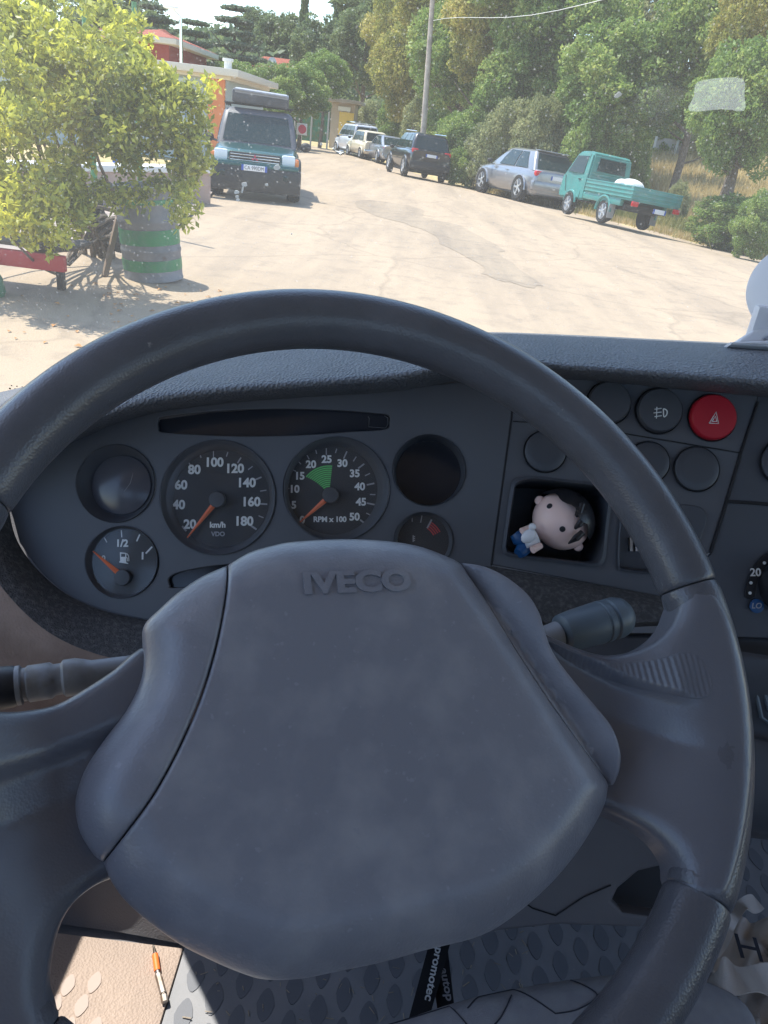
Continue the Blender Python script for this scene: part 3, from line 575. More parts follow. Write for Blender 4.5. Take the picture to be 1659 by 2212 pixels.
sk_=st.out('wiper_stalk',M['stalk'],col,label='grey-blue wiper stalk with domed twist end, right of the hub')
# left stalk
a,b=WF.at(300,1440,-.07),WF.at(-20,1490,-.07); dn=(b-a).normalized(); rK=WF.px(60,1480,-.07)
s=lambda px: (WF.at(px,1440+ (300-px)*.156,-.07)-a).length
st=MB(); st.lathe(a,dn,[(30*rK,0),(33*rK,s(200)),(38*rK,s(185)),(44*rK,s(165)),(44*rK,s(140)),(37*rK,s(134)),(37*rK,s(118)),(43*rK,s(110)),(43*rK,s(90)),(43*rK,s(62)),(39*rK,s(58)),(39*rK,s(50)),(46*rK,s(46)),(46*rK,s(36))],36); st.out('stalk_arm',M['stalkgrey'],col)
st=MB(); st.lathe(a,dn,[(46*rK,s(36)),(48*rK,s(28)),(50*rK,s(5)),(49*rK,s(-60)),(44*rK,s(-110)),(20*rK,s(-130))],36); st.out('indicator_stalk',M['black'],col,label='black-ended stalk at the left edge of the view')
# ================================================================ DOLL IN THE CUBBY
dp=BF.at(1212,1126,-.012); doll=thing('figurine','small pale big-headed vinyl doll with black hair lying on its side in the cubby','figurine',tuple(dp))
kk=BF.px(1212,1126,-.012); hx=(BF.at(1135,1190,-.012)-dp).normalized()   # towards the feet
ny=BF.n; nx=hx.cross(ny).normalized()
MM=Matrix((nx,hx,ny)).transposed(); r0=70*kk*.93
bm_=MB(); bm_.ellipsoid(dp,(r0*1.0,r0*.92,r0*.86),MM,32,20)
body=bm_.out('body',M['skin'],doll,angle=180)
def dl(a,b,c): return dp+MM@Vector((a*r0,b*r0,c*r0))
for s in(-1,1): m=MB(); m.ellipsoid(dl(s*.98,.12,.1),(r0*.17,r0*.17,r0*.1),MM,14,10); m.out('ear',M['skin'],body)
for (px,py) in((1187,1093),(1215,1143)):
    e=BF.uv(px,py,.0); d_=ray(px,py)
    # drop the eye on the head's surface
    o=MM.transposed()@(CAM-dp); dd=MM.transposed()@d_; sc_=Vector((r0,r0*.92,r0*.86)); o=Vector(o[i]/sc_[i] for i in range(3)); dd=Vector(dd[i]/sc_[i] for i in range(3))
    A_=dd.dot(dd);B_=2*o.dot(dd);C_=o.dot(o)-1; disc=B_*B_-4*A_*C_
    if disc>0:
        t=(-B_-math.sqrt(disc))/(2*A_); hp=CAM+d_*t; nn=(hp-dp).normalized(); m=MB(); m.lathe(hp-nn*.0003,nn,[(.0024,0),(.0024,.0005),(.0015,.0008)],20); m.out('eye',M['black'],doll)
# hair cap: larger half shell behind/top with pointed locks
V=[];Fc=[];nu,nv=48,14
for j in range(nv+1):
    for i in range(nu):
        a=2*math.pi*i/nu; t0=math.pi*.5*(.90+.10*abs(math.sin(a*4.5))+(.45 if math.sin(a)<0 else -.05)*abs(math.sin(a))); t=t0*j/nv
        # axis of the cap: away from the feet and back
        v=Vector((1.12*math.sin(t)*math.cos(a),-1.08*math.cos(t),1.13*math.sin(t)*math.sin(a)))
        c_,s_=math.cos(.20),math.sin(.20); v=Vector((v.x,v.y*c_-v.z*s_*-1,-v.y*s_*-1+v.z*c_)) if False else Vector((v.x,v.y*c_+v.z*s_*-1,v.y*s_+v.z*c_))
        V.append(dl(*v))
for j in range(nv):
    for i in range(nu): Fc.append((j*nu+i,(j+1)*nu+i,(j+1)*nu+(i+1)%nu,j*nu+(i+1)%nu))
mk('hair',V,Fc,M['hair'],doll,True,80)
m=MB()
for (x0,y0,x1,y1,w_) in((1258,1088,1240,1122,13),(1262,1120,1236,1146,12),(1258,1150,1228,1174,13)):
    pa=BF.at(x0,y0,.010); pb=BF.at(x1,y1,.004); m.tube([pa,(pa+pb)/2+BF.n*.004,pb],[w_*kk*.5,w_*kk*.6,.0006],10)
m.out('hair_lock',M['hair'],doll)
m=MB(); pb=BF.at(1140,1168,.004)
m.tube([BF.at(1160,1160,.0),BF.at(1130,1172,.0)],[18*kk,22*kk],14); m.out('torso',M['lightocc'],doll)
m=MB()
for a_,b_ in(((1150,1138),(1127,1148)),((1168,1178),(1150,1188))): m.tube([BF.at(*a_,.004),BF.at(*b_,.008)],[7*kk,8*kk],10)
m.out('sleeve',M['skin'],doll)
m=MB(); m.tube([BF.at(1135,1165,.0),BF.at(1118,1160,.0),BF.at(1112,1152,0)],[20*kk,18*kk,12*kk],14); m.tube([BF.at(1140,1178,.0),BF.at(1126,1190,.002),BF.at(1120,1196,.004)],[15*kk,15*kk,11*kk],14); m.out('trousers',M['blue'],doll)
m=MB(); m.ellipsoid(BF.at(1142,1158,.020),(13*kk,18*kk,9*kk),MM,14,10); m.ellipsoid(BF.at(1150,1138,.022),(8*kk,8*kk,7*kk),MM,12,8); m.out('held_bird',M['lightocc'],doll)
# ================================================================ WHITE MOUNT on the dash, right edge
mp=BF.at(1690,735,-.05); mt=thing('camera_mount','white plastic dashboard mount with round head and barcode, right edge of the view','mount',tuple(mp))
km=BF.px(1680,650,-.05); up=Vector((0,0,1)); side=Vector((1,0,0)); 
Hc=BF.at(1728,632,-.05); ax=(CAM-Hc).normalized(); ax=(ax*.6+side*-.25+BF.y*.1).normalized()
m=MB(); m.lathe(Hc-ax*.03,ax,[(88*km,0),(94*km,.006),(94*km,.05),(88*km,.058),(70*km,.06)],48); hd=m.out('round_head',M['mount'],mt)
m=MB(); rnd=random.Random(3)
fr2=Frame(Hc,ax,BF.x)
for i in range(15):
    t=R_(186+i*2.6-28); w_=rnd.choice((.4,.7,1.0)); 
    c1,c2=math.cos(t),math.sin(t)
    a0=Hc-ax*.03+ax*.022; rr_=94*km+.0003
    p0=a0+fr2.x*c1*rr_+fr2.y*c2*rr_; tn=(-fr2.x*c2+fr2.y*c1)*.0007*w_; m.quad(p0-tn,p0+tn,p0+tn+ax*.009,p0-tn+ax*.009)
m.out('barcode',M['black'],hd,smooth=False)
m=MB(); m.tube([BF.at(1700,700,-.05),BF.at(1690,745,-.05),BF.at(1700,770,-.05)],[34*km,24*km,40*km],20); m.box(BF.at(1672,702,-.05),(.04,.012,.03),bev=.003); m.out('neck',M['mount'],mt)
m=MB()
bs=[BF.uv(a,b,-.05) for a,b in catmull([(1588,744),(1612,722),(1640,712),(1720,706),(1830,712),(1860,752),(1720,756),(1640,750)],4,True)]
V,Fc=[],[]
plate('base_arch',[bs,[BF.uv(a,b,-.05) for a,b in catmull([(1648,740),(1662,726),(1720,722),(1800,726),(1810,744),(1720,746)],3,True)]],BF,-.045,.03,M['mount'],mt,bev=.003)
plate('base_foot',[[BF.uv(a,b,-.04) for a,b in [(1568,745),(1720,738),(1880,750),(1880,764),(1720,760),(1568,751)]]],BF,-.03,.05,M['mount'],mt,bev=.002)
# ================================================================ FLOOR, MAT, SEAT AND THINGS LYING LOW
FLZ=CAM_H-1.05
def FP_(px,py,z=None): return G(px,py,FLZ if z is None else z)
def HF(z): return Frame((0,0,z),(0,0,1),(1,0,0))
cab=thing('truck_cab','light grey truck cab shell with dusty windscreen, floor, doors and roof around the driver','truck cab',(0.45,0.2,FLZ))
XL,XR,YF,YB,ZR=-.66,1.65,1.14,-.75,2.1; Z0=CAM_H-.35
m=MB(); m.box(((XL+XR)/2,(YF+YB)/2,FLZ-.02),(XR-XL,YF-YB,.04)); m.out('floor',M['door'],cab,False)
m=MB(); m.box(((XL+XR)/2,.0,ZR+.02),(XR-XL+.06,1.66,.05),bev=.015); m.box(((XL+XR)/2,.80,ZR-.03),(XR-XL,.1,.08),bev=.02); m.out('roof',M['cab'],cab)
m=MB(); m.box(((XL+XR)/2,YB,(FLZ+Z0)/2),(XR-XL,.04,Z0-FLZ)); m.box(((XL+XR)/2,YB,Z0+.2),(XR-XL,.04,.4)); m.box(((XL+XR)/2,YB,ZR-.12),(XR-XL,.04,.24)); m.out('rear_wall',M['cab'],cab,False)  # unseen from the seat; opening above the sill added to let skylight fill the cab
m=MB(); m.box(((XL+XR)/2,YF+.03,(FLZ+ZB-.02)/2),(XR-XL,.05,ZB-.02-FLZ),bev=.01); m.out('front_wall',M['cab'],cab)
for x,l in((XL,'door on the driver side'),(XR,'door on the passenger side')):
    m=MB(); m.box((x,.2,(FLZ+Z0)/2),(.05,YF-YB-.12 if 0 else 1.7,Z0-FLZ),bev=.012); m.box((x,-.62,(Z0+ZR)/2),(.05,.2,ZR-Z0)); d_=m.out('door',M['door'],cab,label=l)
    m=MB(); m.tube([(x,1.12,ZB-.05),(x,.9,ZR)],.035,10); m.out('windscreen_pillar',M['cab'],cab)
ws=MB(); a,b=Vector((0,YF,ZB-.01)),Vector((0,.87,ZR)); n_=(b-a).cross(Vector((1,0,0))).normalized()*.0025; V=[]
for s in(1,-1):
    for x,p in((XL+.03,a),(XR-.03,a),(XR-.03,b),(XL+.03,b)): V.append(Vector((x,p.y,p.z))+n_*s)
ws.add(V,[(0,1,2,3),(7,6,5,4),(0,4,5,1),(1,5,6,2),(2,6,7,3),(3,7,4,0)])
wsc=ws.out('windscreen',M['glass'],cab,smooth=False)
WS=Frame(a-n_*2,-n_ if n_.y>0 else n_,(1,0,0))
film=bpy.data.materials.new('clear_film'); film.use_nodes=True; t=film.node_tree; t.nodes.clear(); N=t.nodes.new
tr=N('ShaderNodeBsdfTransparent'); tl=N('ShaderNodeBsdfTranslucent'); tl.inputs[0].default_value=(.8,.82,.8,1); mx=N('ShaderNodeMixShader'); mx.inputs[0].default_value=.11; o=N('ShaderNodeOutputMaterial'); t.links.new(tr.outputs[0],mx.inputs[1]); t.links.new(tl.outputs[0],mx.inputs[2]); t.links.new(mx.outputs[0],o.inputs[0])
def onglass(ps): return [WS.uv(a,b,.001) for a,b in ps]
plate('pale_film_patch',[onglass(catmull([(1489,240),(1500,206),(1506,178),(1560,168),(1606,172),(1608,205),(1607,239),(1560,236)],3,True))],WS,.001,.0006,film,wsc)  # pale, mostly transparent patch on the windscreen
bird=mat('dried_splash',(.8,.8,.78),.8)
m=MB()
def blob(cx,cy,rx,ry,rot=0,n=12,seed=1):
    r=random.Random(seed); P=[]
    for i in range(n):
        a=2*math.pi*i/n; q=1+r.uniform(-.18,.18); x=rx*q*math.cos(a); y=ry*q*math.sin(a); c,s=math.cos(rot),math.sin(rot); P.append((cx+x*c-y*s,cy+x*s+y*c))
    return P
sp=[blob(1335,205,9,5,-.6)]+[blob(528,398,6,5),blob(524,410,2,8,.2,seed=4)]+[blob(x,y,s,s*.8,seed=i) for i,(x,y,s) in enumerate([(598,362,7),(576,399,3.5),(511,415,5),(512,425,4),(514,432,4),(694,311,3),(1262,205,2.2),(738,270,1.5),(1100,190,1.5),(1180,250,1.6),(630,505,1.8)])]
for q in sp:
    m=MB(); P=[WS.w(*WS.uv(a,b,.0012),.0012) for a,b in q]; P2=[p+WS.n*.0006 for p in P]; n0=len(P); m.add(P+P2,[tuple(range(n0,2*n0)),tuple(range(n0))[::-1]]+[(i,(i+1)%n0,n0+(i+1)%n0,n0+i) for i in range(n0)]); m.out('dried_splash',bird,wsc,smooth=False)
# black dotted border along the bottom of the glass
m=MB()
m.box((0.49,YF-.006,ZB-.012),(XR-XL-.06,.004,.02))
for j in range(4):
    for i in range(170):
        P=WS.w(XL+.05+i*.0085+(j%2)*.004,.014+j*.006,.0012); r=.0026-j*.0005
        m.lathe(P,WS.n,[(r,0),(r,.0004)],8)
m.out('black_border',M['seamdark'],wsc,smooth=False)
# footwell side (wheel arch) and mat
wy=FP_(240,2040).y
arch=loft('wheel_arch',[[Vector((x,wy+.30,FLZ+.5)) for x in(-.62,-.45,-.3,-.16,-.1)],[Vector((x,wy+.10+.03*math.sin(x*30),FLZ+.25)) for x in(-.62,-.45,-.3,-.16,-.1)],[Vector((x,wy+.02+.012*math.sin(x*40),FLZ+.05)) for x in(-.62,-.45,-.3,-.16,-.1)],[Vector((x,wy-.0+.012*math.sin(x*38),FLZ+.012)) for x in(-.62,-.45,-.3,-.16,-.1)]],M['door'],cab,n=8)
fm=thing('floor_mat','grey rubber floor mat moulded with rows of pointed ovals under the wheel','floor mat',(0.2,.5,FLZ))
def lens(m,c,lx,ly,z,rot=0,n=14):
    P=[]
    for i in range(n):
        t=2*math.pi*i/n; x=lx*math.cos(t)*(abs(math.cos(t))**.15+.0); y=ly*math.sin(t); y*=1; x*= (1-.25*abs(math.sin(t))) 
        cc,s=math.cos(rot),math.sin(rot); P.append(Vector((c[0]+x*cc-y*s,c[1]+x*s+y*cc,z)))
    V=P+[p+Vector((0,0,-.0025)) for p in P]; m.add(V,[tuple(range(n))]+[(i,n+i,n+(i+1)%n,(i+1)%n) for i in range(n)])
bx=FP_(385,2100).x
m=MB(); m.box(((bx+1.5)/2,.45,FLZ+.004),(1.5-bx,1.3,.008),bev=.002); m.out('mat_base',M['matrub'],fm)
lm=[];m=MB(); m2=MB(); rnd=random.Random(5)
for i in range(60):
    for j in range(26):
        x=bx+.025+i*.034; y=-.05+j*.052+(i%2)*.026
        if x<1.45 and y<1.0: lens(m,(x+rnd.uniform(-.0012,.0012),y),.0115*rnd.uniform(.92,1.06),.0225*rnd.uniform(.94,1.04),FLZ+.0092)
pl_=[]
m.out('oval_studs',M['matoval'],fm,smooth=False,angle=30)
for k_ in range(420):      # grit and straw bits trodden into the mat
    x,y=bx+rnd.uniform(.0,.5),rnd.uniform(.05,.75); a=rnd.uniform(0,6.3); l=rnd.uniform(.002,.012); m2.tube([(x,y,FLZ+.011),(x+l*math.cos(a),y+l*math.sin(a),FLZ+.012)],rnd.uniform(.0004,.0009),4)
grit=m2.out('trodden_grit',mat('straw_grit',(.42,.36,.28),.9),None,smooth=False,label='bits of straw and grit trodden into the rubber mat',cat='grit',kind='stuff')
# mat left of it, strong sunlight put into its beige colour
patch=mat('step_mat_sunlit',(.36,.285,.235),.75,bump=('vor',330,.7,.0015),noise=(14,(.42,.33,.27),.4,.7))
sm=thing('step_mat','smooth rubber mat piece with sunlit beige put into its colour, left footwell corner','floor mat',(-.3,.5,FLZ))
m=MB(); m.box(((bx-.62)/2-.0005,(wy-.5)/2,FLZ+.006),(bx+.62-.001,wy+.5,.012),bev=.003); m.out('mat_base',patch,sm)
m=MB()
for (x,y) in((147,2128),(204,2122),(176,2172),(118,2172),(205,2222),(147,2222)):
    p=G(x,y,FLZ+.0126); lens(m,(p.x,p.y),.0085,.0145,FLZ+.0132)
m.out('oval_studs',mat('stud_sunlit',(.42,.345,.30),.7),sm,smooth=False)  # studs carry the same painted sunlit tone as the mat
# driver bit with orange band on the mat
z=FLZ+.017; pts=[G(x,y,z) for x,y in((331,2042),(334,2055),(335,2060),(341,2105),(342,2107),(352,2146),(353,2148),(356,2165))]
bit=thing('screwdriver_bit','steel screwdriver bit with orange band lying on the sunny mat','driver bit',tuple(pts[3]))
m=MB(); m.tube([pts[0],pts[1],pts[2],pts[3]],[.0012,.0022,.0032,.0034],10); m.tube([pts[3],pts[5]],[.0042,.0042],6); m.tube([pts[5],pts[6],pts[6]+(pts[7]-pts[6])*.15,pts[7]],[.003,.003,.0045,.0045],6); m.out('shank',M['steel'],bit,angle=30)
m=MB(); m.tube([pts[1]+(pts[3]-pts[1])*.15,pts[1]+(pts[3]-pts[1])*.85],.0042,12); m.out('orange_band',M['orange'],bit)
# seat cushion front edge
SZ=CAM_H-.66; sfr=HF(SZ)
seat=thing('driver_seat','pale grey fabric seat cushion with dark zigzag stitching at the bottom edge','seat',tuple(G(1000,2210,SZ)))
so_=[sfr.uv(a,b,0) for a,b in catmull([(560,2300),(700,2235),(880,2178),(1000,2140),(1100,2118),(1240,2095),(1400,2082),(1530,2100),(1640,2180),(1700,2400)],6)]+[sfr.uv(a,b,0) for a,b in[(1700,2900),(500,2900)]]
cush=pillow('cushion',so_,sfr,0,lambda X,d:np.minimum(d,.12)*.10,.02,.12,.008,M['seat'],seat)
zf=lambda p: G(p[0],p[1],SZ+.004)
st_l=[[(820,2226),(862,2190),(884,2162),(960,2168),(1010,2215)],[(884,2162),(990,2132),(1120,2112),(1250,2094)],[(1010,2178),(1040,2150),(1098,2138),(1140,2150),(1200,2190)],[(1105,2150),(1080,2200),(1040,2240)],[(1200,2190),(1250,2180),(1290,2150),(1240,2120),(1200,2118)],[(1290,2150),(1340,2130)],[(1380,2150),(1450,2200)]]
sd_=[]
m=MB(); dg=bpy.context.evaluated_depsgraph_get(); dg.update()
from mathutils.bvhtree import BVHTree
bv=BVHTree.FromObject(cush,dg); inv=wmat(seat)
for l in st_l:
    P=[]
    for a,b in catmull(l,6):
        d_=ray(a,b).normalized(); h=bv.ray_cast(inv.inverted()@CAM,d_)
        if h[0]: P.append(inv@h[0]+Vector((0,0,.0004)))
    if len(P)>2: m.tube(P,.0006,6)
m.out('stitching',M['stitch'],seat)
# lanyard
la=thing('lanyard','black printed ribbon lanyard with white lettering hanging over the seat front edge','lanyard',tuple(G(935,2110,SZ+.012)))
def strip(c0,c1,wpx,z0,z1,name):
    m=MB(); n=8; L=[];R=[]
    for i in range(n+1):
        t=i/n; x=c0[0]+(c1[0]-c0[0])*t; y=c0[1]+(c1[1]-c0[1])*t; z=z0+(z1-z0)*t+.003*math.sin(3*t); w_=wpx[0]+(wpx[1]-wpx[0])*t
        L.append(G(x-w_/2,y,z)); R.append(G(x+w_/2,y,z))
    V=L+R+[p+Vector((0,0,-.0012)) for p in L+R]; N_=n+1
    Fc=[(i,N_+i,N_+i+1,i+1) for i in range(n)]+[(2*N_+i,2*N_+i+1,3*N_+i+1,3*N_+i) for i in range(n)]+[(i,i+1,2*N_+i+1,2*N_+i) for i in range(n)]+[(N_+i,3*N_+i,3*N_+i+1,N_+i+1) for i in range(n)]
    m.add(V,Fc); return m.out(name,M['seamdark'],la)
ZL=SZ-.03
s1=strip((952,2030),(905,2200),(46,44),ZL,ZL,'ribbon'); s2=strip((942,2030),(966,2195),(46,36),ZL-.006,ZL-.008,'ribbon')
def alongtext(s,p0,p1,hgt,z,parent,size,mt,name):
    A=G(*p0,z);Bv=G(*p1,z); xd=(Bv-A).normalized(); fr_=Frame((A+Bv)/2,(0,0,1),xd); V,Fc=textV(s,size,fr_,0,0,.0,ext=.0001,off=size*.02)
    us=[(v-fr_.O).dot(fr_.x) for v in V]; k=(Bv-A).length/(max(us)-min(us)); V=[v+fr_.x*((v-fr_.O).dot(fr_.x)*(k-1)) for v in V]; MB().add(V,Fc).out(name,M[mt],parent,smooth=False)
alongtext('autopromotec',(958,2000),(925,2162),0,ZL+.0042,s1,.0105,'white','lettering')
alongtext('Bologna 2022 Italy',(934,2080),(915,2150),0,ZL+.0042,s1,.0035,'dimwhite','small_print') if False else None
alongtext('autop',(958,2092),(972,2162),0,ZL-.0008,s2,.0105,'dimwhite','lettering')
# canvas bag
BZ=CAM_H-.72
bag=thing('canvas_bag','crumpled cream canvas tote bag printed with a letter H, bottom right corner','bag',tuple(G(1600,2100,BZ)))
bf=HF(BZ)
def cr(X,d):
    return np.minimum(d,.05)*.35+.012*np.sin(X[:,0]*95+X[:,1]*40)*np.sin(X[:,1]*80-X[:,0]*30)+.006*np.sin(X[:,0]*210-X[:,1]*160)
pillow('bag_body',[bf.uv(a,b,0) for a,b in catmull([(1590,1990),(1640,1975),(1720,1990),(1800,2100),(1780,2300),(1600,2330),(1540,2250),(1560,2180),(1610,2130),(1568,2120),(1578,2060)],4,True)],bf,0,cr,.015,.08,.006,M['canvas'],bag)
def band(pts,wd,name,z0=BZ+.03):
    m=MB(); P=[G(a,b,z0+dz) for a,b,dz in catmull([tuple(q) for q in pts],8)]; V=[];Fc=[]
    for i,p in enumerate(P):
        t=(P[min(i+1,len(P)-1)]-P[max(i-1,0)]).normalized(); s_=t.cross(Vector((0,0,1))).normalized(); ti=Vector((0,0,1))*.006*math.sin(i*.5)
        V+=[p+s_*wd/2+ti,p-s_*wd/2-ti,p-s_*wd/2-ti-Vector((0,0,.0016)),p+s_*wd/2+ti-Vector((0,0,.0016))]
    for i in range(len(P)-1):
        for k_ in range(4): Fc.append((i*4+k_,i*4+(k_+1)%4,(i+1)*4+(k_+1)%4,(i+1)*4+k_))
    m.add(V,Fc); m.out(name,M['canvas'],bag)
band([(1640,1950,0),(1600,1958,.01),(1575,1990,.01),(1560,2030,.0),(1535,2060,0),(1530,2090,0),(1570,2130,.0)],.014,'handle')
band([(1520,2118,.01),(1560,2108,.03),(1620,2115,.03),(1700,2125,.02),(1780,2140,0)],.030,'handle')
A=G(1604,2055,BZ+.03); xd=(G(1640,2071,BZ+.03)-A).normalized(); fr_=Frame(A,(0,0,1),xd)
V,Fc=textV('H',.038,Frame(G(1618,2050,BZ+.034),(0,0,1),G(1660,2085,BZ)-G(1600,2055,BZ)),0,0,0,rot=.35,ext=.0002); MB().add(V,Fc).out('printed_letter',M['stitch'],bag,smooth=False)
# ================================================================ GROUND
LA,LB=Vector((4.75,20.6)),Vector((-1.0,34.2)); LD=(LB-LA).normalized(); LN=Vector((LD.y,-LD.x))
def gz(x,y):
    if y<6: return 0.0
    s=(Vector((x,y))-LA).dot(LN)
    if y>40: s-= (y-40)*.25
    s=max(0,s-.0); return -.075*min(s,3.5)*min(1,(y-6)/8)
def GG(px,py,dz=0):
    z=0.0
    for _ in range(12):
        p=G(px,py,z); 
        if p.y<0 or p.y>400: break
        z=gz(p.x,p.y)+dz
    return p
def sheet(name,xs,ys,dz,mt,test=None):
    V=[];Fc=[];nx=len(xs)
    for y in ys:
        for x in xs: V.append((x,y,gz(x,y)+dz))
    for j in range(len(ys)-1):
        for i in range(nx-1): Fc.append((j*nx+i,j*nx+i+1,(j+1)*nx+i+1,(j+1)*nx+i))
    return mk(name,V,Fc,mt,None,True,180,kind='structure')
def polysheet(name,outline,dz,mt,gs=.6,kind='structure',**k):
    P=[Vector(p[:2]) for p in outline]; n=len(P); lo=Vector((min(p.x for p in P),min(p.y for p in P))); hi=Vector((max(p.x for p in P),max(p.y for p in P)))
    A=[]; 
    for a,b in zip(P,P[1:]+P[:1]):
        m_=max(1,int((b-a).length/gs)); A+=[a+(b-a)*i/m_ for i in range(m_)]
    nb=len(A); 
    def ins(q):
        c=False
        for a,b in zip(A[:nb],A[1:nb]+A[:1]):
            if (a.y>q.y)!=(b.y>q.y) and q.x<(b.x-a.x)*(q.y-a.y)/(b.y-a.y)+a.x: c=not c
        return c
    y=lo.y
    while y<hi.y:
        x=lo.x
        while x<hi.x:
            q=Vector((x+.01,y+.013))
            if ins(q): A.append(q)
            x+=gs
        y+=gs
    r=delaunay_2d_cdt(A,[(i,(i+1)%nb) for i in range(nb)],[],1,1e-6)
    return mk(name,[(v.x,v.y,gz(v.x,v.y)+dz) for v in r[0]],[tuple(f) for f in r[2]],mt,None,True,180,kind=kind,**k)
def roadmat(name,c1,c2,c3,patch=True):
    m=bpy.data.materials.new(name); m.use_nodes=True; t=m.node_tree; b=t.nodes['Principled BSDF']; N=t.nodes.new; L=t.links.new; b.inputs['Roughness'].default_value=.9
    b.inputs['Specular IOR Level'].default_value=.25
    tc=N('ShaderNodeTexCoord'); mp=N('ShaderNodeMapping'); mp.inputs['Scale'].default_value=(1.3,.16,1); mp.inputs['Rotation'].default_value=(0,0,R_(-22)); L(tc.outputs['Object'],mp.inputs['Vector'])
    n=N('ShaderNodeTexNoise'); n.inputs['Scale'].default_value=.9; n.inputs['Detail'].default_value=8; n.inputs['Roughness'].default_value=.65; L(mp.outputs[0],n.inputs['Vector'])
    r=N('ShaderNodeValToRGB'); e=r.color_ramp.elements; e[0].position=.36; e[1].position=.56; e[0].color=(*c2,1); e[1].color=(*c1,1); L(n.outputs[0],r.inputs[0])
    n2=N('ShaderNodeTexNoise'); n2.inputs['Scale'].default_value=2.6; n2.inputs['Detail'].default_value=10; n2.inputs['Roughness'].default_value=.75; L(tc.outputs['Object'],n2.inputs['Vector'])
    r2=N('ShaderNodeMapRange'); r2.inputs[1].default_value=.50; r2.inputs[2].default_value=.68; r2.inputs[4].default_value=.6; L(n2.outputs[0],r2.inputs[0])
    mx=N('ShaderNodeMix'); mx.data_type='RGBA'; L(r2.outputs[0],mx.inputs[0]); L(r.outputs[0],mx.inputs[6]); mx.inputs[7].default_value=(*c3,1)
    v=N('ShaderNodeTexVoronoi'); v.feature='DISTANCE_TO_EDGE'; v.inputs['Scale'].default_value=.42
    nd=N('ShaderNodeTexNoise'); nd.inputs['Scale'].default_value=1.3; nd.inputs['Detail'].default_value=6; L(tc.outputs['Object'],nd.inputs['Vector'])
    va=N('ShaderNodeMix'); va.data_type='VECTOR'; va.inputs[0].default_value=.35; L(tc.outputs['Object'],va.inputs[4]); L(nd.outputs[1],va.inputs[5]); L(va.outputs[1],v.inputs['Vector'])
    cr=N('ShaderNodeMapRange'); cr.inputs[1].default_value=.0; cr.inputs[2].default_value=.012; cr.inputs[3].default_value=.28; cr.inputs[4].default_value=0; L(v.outputs[0],cr.inputs[0])
    m2=N('ShaderNodeMix'); m2.data_type='RGBA'; L(cr.outputs[0],m2.inputs[0]); L(mx.outputs[2],m2.inputs[6]); m2.inputs[7].default_value=(*[q*.55 for q in c3],1)
    L(m2.outputs[2],b.inputs['Base Color'])
    n3=N('ShaderNodeTexNoise'); n3.inputs['Scale'].default_value=60; n3.inputs['Detail'].default_value=5; L(tc.outputs['Object'],n3.inputs['Vector']); bp=N('ShaderNodeBump'); bp.inputs['Strength'].default_value=.6; bp.inputs['Distance'].default_value=.01; L(n3.outputs[0],bp.inputs['Height']); L(bp.outputs[0],b.inputs['Normal'])
    return m
xs=[-400,-200,-100,-60,-40,-30,-22,-16,-12,-9,-7,-5,-4,-3,-2,-1,0,1,2,3,4,5,6,7,8,9,10,12,15,20,26,34,45,60,100,200,400]; ys=[-60,-20,-5,2,5,7,9,11,13,15,17,19,21,23,25,27,29,31,33,35,38,41,45,50,56,64,75,90,110,150,220,400,800]
soil=mat('dry_grass_ground',(.24,.20,.08),.95,noise=(.5,(.50,.38,.19),.34,.55,9),bump=('noise',12,.8,.05))
sheet('ground',xs,ys,-.012,soil)
rd=roadmat('dusty_road',(.40,.305,.215),(.31,.24,.175),(.22,.175,.135))
def rp(px,py): p=GG(px,py); return (p.x,p.y)
right=[(9.8,4),(9.6,10),(8.9,16),(8.2,20.5),(7.1,25),(5.2,29),(3.6,32.5),(2.1,36.5),(.4,41),(-1.6,46),(-4.5,52),(-8,60)]
left=[(-12,62),(-15,60),(-11.5,50),(-8.0,40),(-6.5,32),(-6,24),(-6.5,14),(-9,11),(-12,9),(-12,-8),(9,-8)]
polysheet('road',right+left,0.0,rd,.9)
polysheet('side_road',[(-9,56.2),(-30,78),(-34,73),(-12,62.3)],0.0,roadmat('grey_asphalt',(.20,.19,.18),(.17,.16,.155),(.13,.12,.12)),2.0)
asph=roadmat('worn_asphalt_patch',(.34,.265,.19),(.25,.197,.148),(.18,.148,.122))
rp2=random.Random(6)
polysheet('asphalt_patch',[(a+rp2.uniform(-.05,.05),b+rp2.uniform(-.12,.12)) for a,b in [rp(*q) for q in catmull([(765,442),(800,433),(905,450),(915,470),(990,487),(1085,540),(1080,552),(1172,616),(1105,612),(1045,592),(1030,570),(950,525),(945,510),(870,482),(800,462)],4,True)]],.004,asph,.4)
polysheet('pavement',[rp(*q) for q in [(330,520),(380,500),(452,430),(470,405),(440,392),(150,380),(-300,420),(-300,640),(0,560)]],.05,mat('pavement_concrete',(.36,.29,.25),.9,noise=(2,(.27,.22,.19),.4,.65),bump=('noise',60,.4,.004)),.6)
